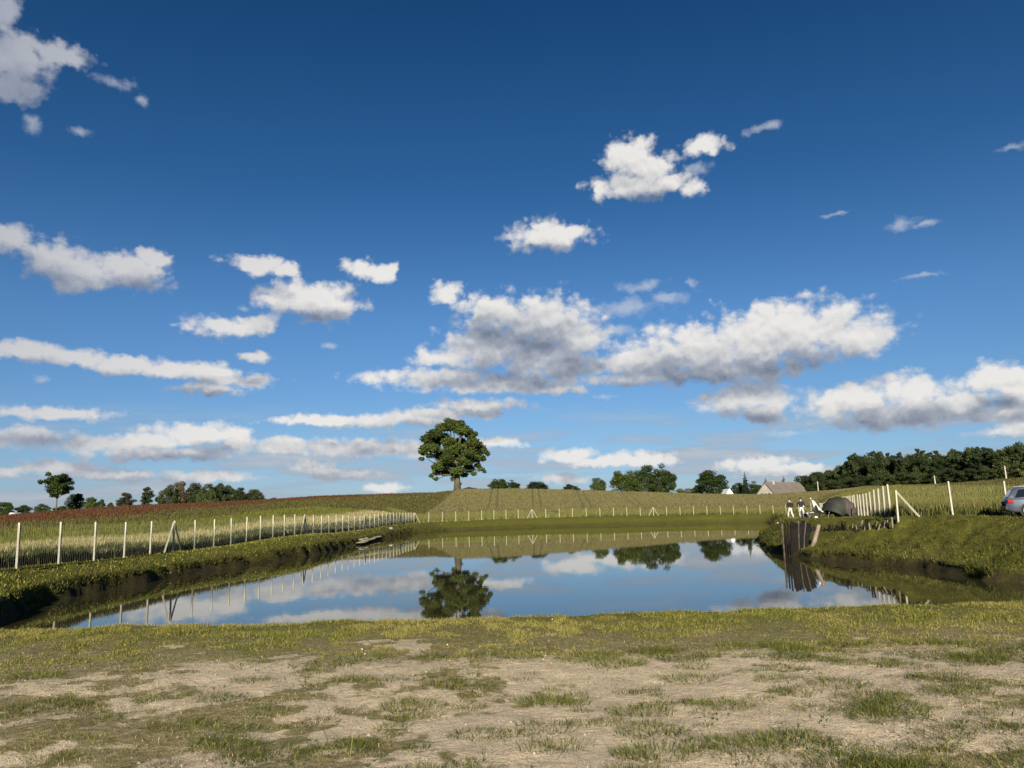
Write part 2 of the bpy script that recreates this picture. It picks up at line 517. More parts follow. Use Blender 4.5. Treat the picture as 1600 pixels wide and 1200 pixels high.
def plateau(x, y):
    num = 0; den = 0
    for cx, cy, cz in CTRL:
        w = 1.0 / (((x - cx) ** 2 + (y - cy) ** 2) + 6.0) ** 1.5
        num = num + w * cz; den = den + w
    return num / den


def sdf(x, y, poly):
    d = np.full(x.shape, 1e18)
    inside = np.zeros(x.shape, bool)
    n = len(poly)
    for i in range(n):
        ax, ay = poly[i]; bx, by = poly[(i + 1) % n]
        ex, ey = bx - ax, by - ay
        t = np.clip(((x - ax) * ex + (y - ay) * ey) / (ex * ex + ey * ey + 1e-12), 0, 1)
        d = np.minimum(d, (x - ax - t * ex) ** 2 + (y - ay - t * ey) ** 2)
        c = ((ay > y) != (by > y))
        xi = ex * (y - ay) / (ey if abs(ey) > 1e-12 else 1e-12) + ax
        inside ^= c & (x < xi)
    d = np.sqrt(d)
    return np.where(inside, -d, d)


SKY_U = [-400, 0, 100, 200, 300, 400, 450, 500, 600, 650, 680, 700, 810, 900, 1000, 1100, 1190, 1265, 1320, 1360, 1400, 1440, 1500, 1560, 1600, 2000]
SKY_V = [815, 807, 799, 791.5, 787.5, 783, 779.5, 776, 773, 771.5, 771, 768.5, 768, 770, 773, 776, 777, 773, 769, 764.5, 761.5, 759.5, 756.5, 751.5, 749, 738]
SKY_R = [190, 190, 195, 200, 200, 205, 215, 220, 230, 230, 230, 230, 230, 235, 240, 250, 250, 250, 225, 210, 200, 190, 175, 160, 150, 120]
_az = [math.atan2(ray(u, v)[0], ray(u, v)[1]) for u, v in zip(SKY_U, SKY_V)]
_el = [ray(u, v)[2] / math.hypot(ray(u, v)[0], ray(u, v)[1]) for u, v in zip(SKY_U, SKY_V)]


def fence_r(a):
    """distance from the camera to the yard's edge along bearing a"""
    r = np.full(a.shape, 1e9)
    dx, dy = np.sin(a), np.cos(a)
    n = len(YARD)
    for i in range(n):
        ax, ay = YARD[i]; bx, by = YARD[(i + 1) % n]
        ex, ey = bx - ax, by - ay
        den = dx * ey - dy * ex
        den = np.where(np.abs(den) < 1e-9, 1e-9, den)
        t = (ax * ey - ay * ex) / den
        s = (ax * dy - ay * dx) / den
        ok = (t > 0) & (s >= 0) & (s <= 1)
        r = np.where(ok & (t < r), t, r)
    return r


def height(x, y, crop=True):
    x = np.asarray(x, float); y = np.asarray(y, float)
    r = np.hypot(x, y); a = np.arctan2(x, y)
    base = plateau(x, y)
    sd = sdf(x, y, POND)
    sd = sd + (fbm(x * 0.9, y * 0.9, 3, 5) - 0.5) * np.clip(0.45 + r * 0.004, 0, 1.1) * (1 - sstep(sd, .8, 2.0))
    left = sstep(-x, 2, 9) * (1 - sstep(y, 110, 146))
    right = sstep(x, 8, 14) * sstep(y, 20, 26) * (1 - sstep(y, 110, 135))
    near = (1 - sstep(y, 16, 20))
    far = 0.55 * sstep(y, 120, 146) * sstep(x, -17, -9) * (1 - sstep(x, 30, 42))
    ww = 1.6 * left + 3.6 * right * (1 - sstep(y, 48, 57)) + 1.8 * near + 9.0 * far + 2.0
    ww = ww / 1.0
    ww = np.where(near > .5, 1.9, ww)
    ww = np.where((left > .5) & (near < .5), 2.1, ww)
    kick = np.where((left > .5), 0.50, np.where(right > .5, 0.17, 0.18))
    kick = np.where(far > .3, 0.22, kick)
    kw = np.where(left > .5, 0.30, 0.22) + 0.25 * fbm(x * 1.7, y * 1.7, 2, 3)
    prof = kick * sstep(sd, -0.05, kw) + (1 - kick) * sstep(sd, 0.0, 1.0 * ww)
    z = np.where(sd > -0.05, base * prof, np.maximum(sd * 0.7, -1.5))
    z = z + (fbm(x * 0.8, y * 0.8, 4, 11) - 0.5) * 0.10 * np.clip(sd, 0, 1) + (fbm(x * 5, y * 5, 3, 12) - 0.5) * 0.03 * (r < 60)
    rough = (right + left).clip(0, 1) * sstep(sd, 0.0, 0.6) * (1 - sstep(sd, ww * .8, ww * 1.3))
    z = z + rough * (fbm(x * 2.1, y * 2.1, 4, 31) - 0.5) * np.where(x < 0, 0.14, 0.42)
    rf = fence_r(a)
    e = np.interp(a, _az, _el); rr = np.interp(a, _az, SKY_R)
    fx, fy = np.sin(a) * rf, np.cos(a) * rf
    zf = plateau(fx, fy)
    zr = CAMH + e * rr
    t = (r - rf) / np.maximum(rr - rf, 5)
    tt = np.clip(t, 0, 1)
    shape = tt ** 1.12 * (1 - 0.0 * tt)
    zo = zf + (zr - zf) * shape
    zb = CAMH + e * r - (r - rr) * 0.012 - np.maximum(r - 420, 0) * 0.02
    zo = np.where(t > 1, zb, zo)
    zo = zo + (fbm(x * 0.05, y * 0.05, 3, 21) - 0.5) * 0.8 * np.clip(t * 3, 0, 1) * np.clip((1 - t) * 4, 0, 1)
    out_ = (r > rf) & (y > -50)
    z = np.where(out_, zo, z)
    z = np.where(y < -50, 1.4, z)
    if crop:
        z = z + 0.75 * sstep(wheat_sd(x, y), 0.0, 1.4) * out_
    return z


def wheat_sd(x, y):
    """how deep inside the wheat field"""
    edge = x - (-19.5 + (y - 144) * 0.018)
    backd = y - (147 + np.maximum(x + 18, 0) * 0.78 * (x < 0) + (x >= 0) * (14 + np.clip(x, 0, 70) * 0.24)) - 12
    return np.minimum(edge, backd) * (1.0)


def zones(x, y):
    r = np.hypot(x, y); a = np.arctan2(x, y)
    rf = fence_r(a)
    outside = (r > rf)
    sd = sdf(x, y, POND)
    # bare sand of the near ground
    n1 = fbm(x * 0.75 + 3, y * 0.8, 4, 41); n2 = fbm(x * 4.2, y * 4.6, 4, 47)
    bias = sstep(x + 0.5 * y, -1.5, 4.5) * 0.16 - 0.028
    lim = 1 - sstep(y, 7.6 + 1.0 * vnoise(x * .6, y * 0, 5), 9.6)
    sand = sstep(n1 * 0.55 + n2 * 0.45 + bias * 1.0, 0.43, 0.60) * lim
    sand = np.maximum(sand, (n1 * 0.5 + n2 * 0.5 > 0.63) * (y < 10.3) * 0.6 * (y > 2))
    sand = sand * (y < 11) * (r < 40)
    ws = wheat_sd(x, y)
    wheat = np.where(outside, sstep(ws, -1.0, 1.5), 0)
    t = (r - rf) / np.maximum(np.interp(a, _az, SKY_R) - rf, 5)
    thr = np.interp(a, [math.atan(-.66), math.atan(-.5), math.atan(-.34), math.atan(-.2), math.atan(-.12)], [0.50, 0.58, 0.76, 0.92, 0.99])
    red = np.where(outside & (x < -18), sstep(t + (fbm(x * .05, y * .05, 3, 61) - .5) * .22 - thr, -0.06, 0.06), 0)
    red = np.where(t > 1.02, red * .3, red)
    soil = sstep(-sd, -0.62, -0.12) * (1 - outside)
    soil = np.where(y > 75, sstep(-sd, -2.2, 0.0) * 0.7, soil)
    track = np.clip(1 - np.abs(y - (38.3 + 0.01 * x)) / 0.35, 0, 1) * (x > 25.0) * (x < 80) * .8
    tl = np.zeros_like(x)
    for k, sl in ((-6.2, -.01), (-4.4, -.01), (4.4, .02), (6.2, .02), (16.4, .05), (18.2, .05), (29, .07), (31, .07)):
        tl = np.maximum(tl, 1 - np.abs(x - (k + (y - 190) * sl)) / 0.36)
    tl = np.clip(tl, 0, 1) * wheat * (y > 172)
    return sand, wheat, red, soil, outside * 1.0, track, tl


rings = [0.0]
r_ = 1.0
while r_ < 4000:
    rings.append(r_)
    r_ *= 1.0105 if 4 < r_ < 60 else (1.0075 if 60 <= r_ < 280 else 1.05)
rings = np.array(rings[1:])
fa = np.radians(np.arange(-44, 44.01, 0.16))
ba = np.radians(np.arange(48, 313, 4.0))
angs = np.concatenate([fa, ba])
A, R = np.meshgrid(angs, rings)
X, Y = R * np.sin(A), R * np.cos(A)
Z = height(X, Y)
nr, na = A.shape
idx = np.arange(nr * na).reshape(nr, na)
i2 = np.roll(idx, -1, axis=1)
quads = np.stack([idx[:-1], i2[:-1], i2[1:], idx[1:]], -1).reshape(-1, 4)[:, ::-1]
gv = np.stack([X, Y, Z], -1).reshape(-1, 3)
# centre cap
gv = np.vstack([gv, [[0, 0, 1.4]]])
sand, wheat, red, soil, outside, track, tl = zones(gv[:, 0], gv[:, 1])
gme = np_mesh('ground', gv, quads, 4, smooth=True)
vcol(gme, 'za', np.stack([sand, wheat, red], -1))
vcol(gme, 'zb', np.stack([soil, outside, np.maximum(track, 0)], -1))
vcol(gme, 'zc', np.stack([tl, tl * 0, tl * 0], -1))


def ground_mat(b, p, t):
    pos = b.n('ShaderNodeNewGeometry').outputs['Position']
    za = b.n('ShaderNodeSeparateColor', b.n('ShaderNodeVertexColor', layer_name='za').outputs[0])
    zb = b.n('ShaderNodeSeparateColor', b.n('ShaderNodeVertexColor', layer_name='zb').outputs[0])
    zc = b.n('ShaderNodeSeparateColor', b.n('ShaderNodeVertexColor', layer_name='zc').outputs[0])
    nA = b.noise(pos, 0.35, 6, 0.6); nB = b.noise(pos, 2.6, 6, 0.65); nC = b.noise(pos, 14, 5, 0.7); nD = b.noise(pos, 80, 3, 0.7)
    turf = b.mix(b.mr(nB, 0.3, 0.7), (0.0714, 0.0782, 0.0109), (0.1428, 0.1360, 0.0244))
    turf = b.mix(b.mr(nA, 0.48, 0.66, 0, 0.55), turf, (0.1360, 0.1190, 0.0315))
    turf = b.mix(b.mr(nC, 0.35, 0.7, 0, 0.6), turf, (0.0476, 0.0530, 0.0084))
    nearm = b.mr(b.n('ShaderNodeSeparateXYZ', pos).outputs[1], 12.5, 9.0)
    thatch = b.mix(b.mr(nC, 0.35, 0.65), (0.22, 0.180, 0.095), (0.50, 0.42, 0.255))
    thatch = b.mix(b.mr(nD, 0.42, 0.62, 0, .7), thatch, (0.095, 0.098, 0.028))
    thatch = b.mix(b.mr(nB, 0.45, 0.65, 0, .5), thatch, (0.12, 0.12, 0.035))
    turf = b.mix(b.m('MULTIPLY', nearm, 0.85), turf, thatch)
    sandc = b.mix(b.mr(nC, 0.3, 0.7), (0.50, 0.41, 0.285), (0.66, 0.555, 0.40))
    sandc = b.mix(b.mr(nD, 0.50, 0.68, 0, 0.35), sandc, (0.25, 0.19, 0.125))
    sandc = b.mix(b.mr(nB, 0.55, 0.75, 0, 0.5), sandc, (0.33, 0.27, 0.165))
    sv = b.n('ShaderNodeVectorMath', pos, (1, 0.35, 1), operation='MULTIPLY').outputs[0]
    nS = b.noise(sv, 0.9, 6, 0.65)
    mead = b.mix(b.mr(nS, 0.35, 0.68), (0.0493, 0.0551, 0.0126), (0.1160, 0.1073, 0.0315))
    mead = b.mix(b.mr(nA, 0.5, 0.72, 0, 0.5), mead, (0.1334, 0.0986, 0.0357))
    wc = b.mix(b.mr(nS, 0.3, 0.7), (0.1216, 0.1139, 0.0443), (0.1677, 0.1523, 0.0648))
    wc = b.mix(b.mr(nC, 0.3, 0.7, 0, 0.25), wc, (0.0704, 0.0704, 0.0243))
    wc = b.mix(b.m('MULTIPLY', zc.outputs[0], 0.26), wc, (0.06, 0.065, 0.025))
    rc = b.mix(b.mr(nS, 0.3, 0.7), (0.0638, 0.0302, 0.0118), (0.1160, 0.0551, 0.0210))
    rc = b.mix(b.mr(nB, 0.55, 0.7, 0, 0.4), rc, (0.17, 0.13, 0.06))
    so = b.mix(b.mr(nC, 0.3, 0.7), (0.012, 0.010, 0.006), (0.048, 0.035, 0.020))
    so = b.mix(b.mr(nB, 0.50, 0.66, 0, 0.5), so, (0.035, 0.038, 0.012))
    c = b.mix(zb.outputs[1], turf, mead)
    c = b.mix(b.mr(b.m('ADD', za.outputs[0], b.m('ADD', b.m('MULTIPLY', b.m('SUBTRACT', nC, 0.5), 1.1), b.m('MULTIPLY', b.m('SUBTRACT', nD, 0.5), 0.9))), 0.30, 0.66), c, sandc)
    c = b.mix(za.outputs[1], c, wc)
    c = b.mix(za.outputs[2], c, rc)
    c = b.mix(b.m('MULTIPLY', zb.outputs[0], b.mr(nB, 0.3, 0.55, 0.5, 1.0)), c, so)
    c = b.mix(zb.outputs[2], c, (0.33, 0.30, 0.24))
    b.set(p.inputs['Base Color'], c)
    p.inputs['Roughness'].default_value = 0.95
    p.inputs['Specular IOR Level'].default_value = 0.1
    bn = b.n('ShaderNodeBump'); bn.inputs['Strength'].default_value = 1.0; bn.inputs['Distance'].default_value = 0.05
    b.set(bn.inputs['Height'], b.m('ADD', b.m('MULTIPLY', nC, 0.8), b.m('ADD', b.m('MULTIPLY', nD, 0.40), b.m('MULTIPLY', nB, 1.6))))
    b.set(p.inputs['Normal'], bn.outputs[0])


M['ground'] = mat('ground', ground_mat)
go = link('ground', gme, M['ground'])
go['kind'] = 'structure'


def gz(x, y):
    return float(height(np.array([x]), np.array([y]))[0])


# the water
def water_mat(b, p, t):
    pos = b.n('ShaderNodeNewGeometry').outputs['Position']
    p.inputs['Base Color'].default_value = (0.034, 0.032, 0.014, 1)
    p.inputs['Roughness'].default_value = 0.015
    p.inputs['IOR'].default_value = 1.333
    p.inputs['Specular IOR Level'].default_value = 0.5
    bn = b.n('ShaderNodeBump'); bn.inputs['Strength'].default_value = 0.05; bn.inputs['Distance'].default_value = 0.02
    v = b.n('ShaderNodeVectorMath', pos, (1, 0.6, 1), operation='MULTIPLY').outputs[0]
    b.set(bn.inputs['Height'], b.m('ADD', b.noise(v, 1.3, 3, 0.5), b.m('MULTIPLY', b.noise(v, 7, 2, 0.5), 0.25)))
    b.set(p.inputs['Normal'], bn.outputs[0])


M['water'] = mat('water', water_mat)
wp = [(-26, 12), (60, 12), (60, 158), (-26, 158)]
wm = MB(); wm.quad(*[(x, y, 0.0) for x, y in wp])
wo_ = wm.build('pond_water', M['water'])
wo_['kind'] = 'structure'

# ---------------------------------------------------------------- grass
def blades(name, x, y, length, width, cols, lean=0.35, seg2=True, zoff=-0.01, dirs=None, label=None, cat='grass', crop=True):
    """one mesh of grass blades rooted at x, y"""
    n = len(x)
    z = height(x, y, crop) + zoff
    th = rng.uniform(0, 2 * np.pi, n)
    ld = rng.uniform(0, 2 * np.pi, n) if dirs is None else dirs
    ln = np.abs(rng.normal(lean, lean * 0.5, n))
    wx, wy = np.cos(th) * width / 2, np.sin(th) * width / 2
    lx, ly = np.cos(ld) * np.sin(ln) * length, np.sin(ld) * np.sin(ln) * length
    lz = np.cos(ln) * length
    if seg2:
        mx, my, mz = lx * 0.38, ly * 0.38, lz * 0.58
        V = np.stack([np.stack([x - wx, y - wy, z], -1), np.stack([x + wx, y + wy, z], -1),
                      np.stack([x + mx - wx * .8, y + my - wy * .8, z + mz], -1), np.stack([x + mx + wx * .8, y + my + wy * .8, z + mz], -1),
                      np.stack([x + lx * 1.25, y + ly * 1.25, z + lz * 0.97], -1)], 1)
        k = 5
        F = np.array([[0, 1, 3], [0, 3, 2], [2, 3, 4]])
    else:
        V = np.stack([np.stack([x - wx, y - wy, z], -1), np.stack([x + wx, y + wy, z], -1), np.stack([x + lx, y + ly, z + lz], -1)], 1)
        k = 3
        F = np.array([[0, 1, 2]])
    faces = (np.arange(n)[:, None, None] * k + F[None]).reshape(-1, 3)
    me = np_mesh(name, V.reshape(-1, 3), faces, 3)
    vcol(me, 'Col', np.repeat(cols, k, axis=0))
    o = link(name, me, M['blade'])
    tag(o, label, cat, kind='stuff')
    return o


def palette(n, pals, probs, var=0.25):
    p = np.array(pals)[rng.choice(len(pals), n, p=probs)]
    return np.clip(p * rng.uniform(1 - var, 1 + var, (n, 1)) * rng.uniform(0.93, 1.07, (n, 3)), 0, 1)


GREEN, OLIVE, STRAW, DARKG = (0.0816, 0.1088, 0.0138), (0.1462, 0.1510, 0.0267), (0.2720, 0.2346, 0.0782), (0.0354, 0.0530, 0.0092)

# short turf close to the camera: dense along the rim of the pond, patchy over the sand
N = 700000
yy = rng.uniform(4.6, 13.6, N); xx = rng.uniform(-1, 1, N) * (yy * 0.72 + 1.2)
yy[400000:] = rng.uniform(8.8, 13.4, len(yy) - 400000); xx[400000:] = rng.uniform(-1, 1, len(yy) - 400000) * (yy[400000:] * 0.72 + 1.2)
sd_ = zones(xx, yy)[0]
pk = fbm(xx * 3.1 + 9, yy * 3.1, 3, 77)
keep = rng.uniform(0, 1, N) < np.clip((1 - sd_) ** 1.5 * (0.35 + 0.9 * sstep(pk, .35, .6)) * np.where(yy > 9.2, 1.0, 0.55) + 0.012, 0, 1)
xx, yy, sd2, pk = xx[keep], yy[keep], sd_[keep], pk[keep]
fine = fbm(xx * 9, yy * 12, 3, 79)
kk = (rng.uniform(0, 1, len(xx)) < sstep(fine, .30, .52)) | (yy > 9.8)
xx, yy, sd2, pk = xx[kk], yy[kk], sd2[kk], pk[kk]
n = len(xx)
L = rng.uniform(0.012, 0.040, n) * (0.6 + 0.8 * sstep(pk, .4, .65)) * np.where(yy > 10.4, 1.5, 1.0)
c = palette(n, [GREEN, OLIVE, STRAW, DARKG], [0.26, 0.38, 0.24, 0.12])
dry = np.clip(sstep(fbm(xx * 0.7, yy * 0.7, 3, 88), .46, .66) * 0.55 + sd2 * .8, 0, .85)[:, None] * (rng.uniform(0, 1, (n, 1)) < .8)
c = c * (1 - dry) + np.array(STRAW)[None] * 1.15 * dry
c = c * 1.22
blades('lawn_grass', xx, yy, L, 0.0020 + 0.00042 * yy, c, lean=0.8, label='short patchy grass growing over the sandy near shore')

# tussocks of longer grass on the sand
tx, ty, tn, tr, tl_ = [], [], [], [], []
k = 0
while k < 300:
    y0 = rng.uniform(4.9, 9.3); x0 = rng.uniform(-1, 1) * (y0 * 0.68 + 0.6)
    if rng.uniform() > 0.25 + 0.6 * sstep(x0, -2.5, 1.0): continue
    s = rng.uniform(0.22, 1.0) ** 1.9
    m_ = int(120 + 750 * s * s)
    rad = 0.04 + 0.17 * s
    aa = rng.uniform(0, 2 * np.pi, m_); rr = rad * np.sqrt(rng.uniform(0, 1, m_))
    tx.append(x0 + np.cos(aa) * rr * 1.5); ty.append(y0 + np.sin(aa) * rr)
    tn.append(aa + rng.normal(0, .5, m_)); tr.append(np.full(m_, k))
    tl_.append(rng.uniform(0.02, 0.055 + 0.065 * s, m_))
    k += 1
tx, ty, tn, tr, tl_ = map(np.concatenate, (tx, ty, tn, tr, tl_))
tone = rng.uniform(0, 1, 300)[tr][:, None]
c = palette(len(tx), [GREEN, DARKG, OLIVE, STRAW], [0.42, 0.26, 0.22, 0.10])
c = c * (0.7 + 0.5 * tone)
blades('tussock_grass', tx, ty, tl_, 0.0036, c, lean=0.95, dirs=tn, label='tufts of longer dark green grass dotted over the bare sand')
# dead straw and crumbs of earth lying flat on the sand
N = 110000
yy = rng.uniform(4.6, 10.5, N); xx = rng.uniform(-1, 1, N) * (yy * 0.72 + 1.2)
q_ = fbm(xx * 2.0, yy * 2.0, 4, 201)
kk = rng.uniform(0, 1, N) < sstep(q_, .35, .62)
xx, yy = xx[kk], yy[kk]; n = len(xx)
blades('dead_straw', xx, yy, rng.uniform(.008, .034, n), rng.uniform(.002, .005, n), palette(n, [(.40, .33, .20), (.20, .15, .09), (.12, .13, .04), (.52, .44, .29)], [.35, .2, .2, .25]), lean=1.42, zoff=.004,
       label='bits of dead straw and clippings lying flat on the sand')
# broad leaved weeds in low rosettes
wx_, wy_, wd_ = [], [], []
for k in range(120):
    y0 = rng.uniform(4.9, 10.5); x0 = rng.uniform(-1, 1) * (y0 * 0.68 + .5); m_ = rng.integers(8, 60)
    aa = rng.uniform(0, 6.28, m_); rr = rng.uniform(0, .10, m_) ** .8
    wx_.append(x0 + np.cos(aa) * rr); wy_.append(y0 + np.sin(aa) * rr); wd_.append(aa)
wx_, wy_, wd_ = map(np.concatenate, (wx_, wy_, wd_)); n = len(wx_)
blades('low_weeds', wx_, wy_, rng.uniform(.02, .05, n), rng.uniform(.008, .016, n), palette(n, [(.045, .075, .016), (.07, .10, .02)], [.6, .4]), lean=1.15, dirs=wd_, label='low rosettes of broad leaved weeds scattered in the patchy turf')
# a few thin trailing stalks
ks = rng.choice(len(tx), 900); 
blades('grass_stalks', tx[ks] + rng.normal(0, .08, 900), ty[ks] + rng.normal(0, .08, 900), rng.uniform(0.12, 0.26, 900), 0.0030,
       palette(900, [OLIVE, STRAW, DARKG], [.3, .2, .5]), lean=1.0, dirs=rng.choice([0.4, 2.6, 3.5, -0.3, 1.6], 900) + rng.normal(0, .5, 900),
       label='thin trailing grass stalks lying out of the tufts on the sand')

# turf of the far banks
N = 420000
rr = np.exp(rng.uniform(np.log(15), np.log(170), N)); aa = np.radians(rng.uniform(-40, 40, N))
xx, yy = rr * np.sin(aa), rr * np.cos(aa)
s_ = sdf(xx, yy, POND)
keep = (s_ > 0.12) & (rr < fence_r(aa) + 0.3) & (yy > 13)
xx, yy, rr, s_ = xx[keep], yy[keep], rr[keep], s_[keep]
n = len(xx)
wild = (s_ < 2.5)
L = rng.uniform(0.03, 0.075, n) * np.where(wild, 1.9, 1.0)
c = palette(n, [GREEN, OLIVE, STRAW, DARKG], [0.36, 0.38, 0.10, 0.16])
c = c * np.where(xx < -8, 1.9, 1.2)[:, None]
br = sstep(fbm(xx * .5, yy * .5, 4, 99), .48, .68)[:, None] * np.where(xx > 8, .75, .35)[:, None]
c = c * (1 - br) + np.array((0.12, 0.088, 0.034))[None] * br
tf = sstep(fbm(xx * 1.3, yy * 1.3, 4, 155), .47, .66) * sstep(xx, 8, 12) * (yy < 75)
L = L * (1 + 1.9 * tf)
c = c * (1 - .45 * tf[:, None])
blades('bank_grass', xx, yy, L, 0.008 + 0.0006 * rr, c, lean=0.55, seg2=False, label='short olive grass on the mown banks round the pond')


# tall meadow beyond the fences
def strip(n, p0, p1, d0, d1, side):
    """random points along a line, between d0 and d1 metres out to one side"""
    p0, p1 = np.array(p0), np.array(p1)
    t = rng.uniform(0, 1, n) ** 1.35
    d = d0 + (d1 - d0) * rng.uniform(0, 1, n) ** 1.6
    e = (p1 - p0) / np.linalg.norm(p1 - p0)
    nv = np.array([e[1], -e[0]]) * side
    return p0[0] + (p1[0] - p0[0]) * t + nv[0] * d, p0[1] + (p1[1] - p0[1]) * t + nv[1] * d


X_, Y_, C_, L_ = [], [], [], []
for (n, p0, p1, d0, d1, side) in ((150000, (-20.9, 20), (-20.5, 48), 0.15, 16, -1), (110000, (-20.5, 46.7), (-18.6, 144), 0.15, 20, -1)):
    a, b = strip(n, p0, p1, d0, d1, side)
    X_.append(a); Y_.append(b)
x_, y_ = np.concatenate(X_), np.concatenate(Y_)
n = len(x_)
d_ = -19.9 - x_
nz = fbm(x_ * .6, y_ * .3, 3, 120)
c = palette(n, [(0.36, 0.31, 0.16), (0.44, 0.36, 0.20), (0.20, 0.20, 0.06), (0.10, 0.13, 0.025)], [0.38, 0.28, 0.24, 0.10])
c = np.where((rng.uniform(0, 1, n) < 0.88 * (1 - sstep(d_, 1.4, 3.4)))[:, None], palette(n, [DARKG, (0.03, 0.045, 0.015)], [.6, .4]), c)  # dark green growth by the fence, also painting shade at the grass foot
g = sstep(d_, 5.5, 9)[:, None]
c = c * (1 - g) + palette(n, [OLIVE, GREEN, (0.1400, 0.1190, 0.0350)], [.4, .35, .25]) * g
L = (0.25 + 0.45 * rng.uniform(0, 1, n)) * (0.7 + .7 * nz) * np.where(d_ < 1.6, 0.95, 1.1)
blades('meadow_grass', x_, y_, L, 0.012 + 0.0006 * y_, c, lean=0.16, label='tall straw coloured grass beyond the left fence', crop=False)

x_, y_ = [], []
for (n, p0, p1, d0, d1, side) in ((70000, (21.3, 42.9), (75, 44.8), 0.1, 14, -1), (90000, (21.9, 42.9), (68.5, 173), 0.2, 16, 1), (60000, (-18.6, 144.5), (12, 163.8), 0.2, 14, -1), (60000, (12, 163.8), (68, 173.8), .2, 14, -1)):
    a, b = strip(n, p0, p1, d0, d1, side)
    x_.append(a); y_.append(b)
x_, y_ = np.concatenate(x_), np.concatenate(y_)
ok = (np.hypot(x_, y_) > fence_r(np.arctan2(x_, y_)) + 0.05)
x_, y_ = x_[ok], y_[ok]
n = len(x_)
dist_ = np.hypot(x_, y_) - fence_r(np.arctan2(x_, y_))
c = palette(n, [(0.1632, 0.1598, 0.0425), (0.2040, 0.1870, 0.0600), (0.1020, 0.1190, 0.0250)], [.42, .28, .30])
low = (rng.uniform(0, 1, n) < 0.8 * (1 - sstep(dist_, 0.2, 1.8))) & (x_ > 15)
c = np.where(low[:, None], palette(n, [DARKG, GREEN], [.5, .5]), c)  # low dark green plants whose colour also stands in for shade at the rye's foot
L = rng.uniform(0.35, 0.95, n) * np.where(y_ > 130, .8, 1.0) * np.where(low, .6, 1)
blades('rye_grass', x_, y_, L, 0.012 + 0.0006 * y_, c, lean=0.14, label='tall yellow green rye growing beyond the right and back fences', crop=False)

# sparse ears over the whole field up to the skyline, so that its top is not a drawn line
N = 200000
aa = np.radians(rng.uniform(-38, 40, N)); e0 = fence_r(aa); r1 = np.interp(aa, _az, SKY_R)
rr = e0 + (r1 + 4 - e0) * rng.uniform(0.0, 1, N) ** 0.7
x_, y_ = rr * np.sin(aa), rr * np.cos(aa)
zn = zones(x_, y_)
wh, rd = zn[1], zn[2]
keep = (rr < 400) & (zn[6] < .3)
x_, y_, wh, rd, rr = x_[keep], y_[keep], wh[keep], rd[keep], rr[keep]
n = len(x_)
cm = palette(n, [(0.0780, 0.0780, 0.0203), (0.1200, 0.1080, 0.0360), (0.0540, 0.0600, 0.0135)], [.45, .3, .25])
cw = palette(n, [(0.1472, 0.1376, 0.0540), (0.1728, 0.1600, 0.0702)], [.6, .4], .1)
crd = palette(n, [(0.1102, 0.0476, 0.0181), (0.0696, 0.0319, 0.0126), (0.0928, 0.0696, 0.0252)], [.5, .35, .15])
c = cm * (1 - wh[:, None]) + cw * wh[:, None]
c = c * (1 - rd[:, None]) + crd * rd[:, None]
blades('field_crop', x_, y_, rng.uniform(.25, .55, n) * np.where(wh > .5, .6, 1.0), 0.0011 * rr, c, lean=0.3, seg2=False,
       label='ripening crop and rough grass covering the low hill')

# dark scrub hanging over the undercut banks
bl = []
P2 = POND
for i in list(range(0, 18)) + list(range(26, 40)):
    a, b = P2[i], P2[(i + 1) % len(P2)]
    m_ = int(1300 * np.linalg.norm(b - a) * (1.0 if i < 14 or i > 24 else .25))
    t = rng.uniform(0, 1, m_)[:, None]
    p = a + (b - a) * t
    bl.append(p)
bl = np.vstack(bl)
bl = bl + rng.normal(0, 0.30, bl.shape)
s_ = sdf(bl[:, 0], bl[:, 1], POND)
ok = (s_ > 0.15) & (s_ < 1.3) & (fbm(bl[:, 0] * .7, bl[:, 1] * .7, 3, 140) > 0.37)
bl = bl[ok]; n = len(bl)
blades('bank_weeds', bl[:, 0], bl[:, 1], rng.uniform(.05, .18, n) * np.where(bl[:, 0] > 0, 1.5, 1), 0.010 + .0004 * bl[:, 1],
       palette(n, [(0.0375, 0.0450, 0.0090), (0.0750, 0.0713, 0.0200), (0.0675, 0.0450, 0.0150), OLIVE], [.35, .25, .2, .2]), lean=0.6, label='rough dark weeds overhanging the cut edge of the pond')


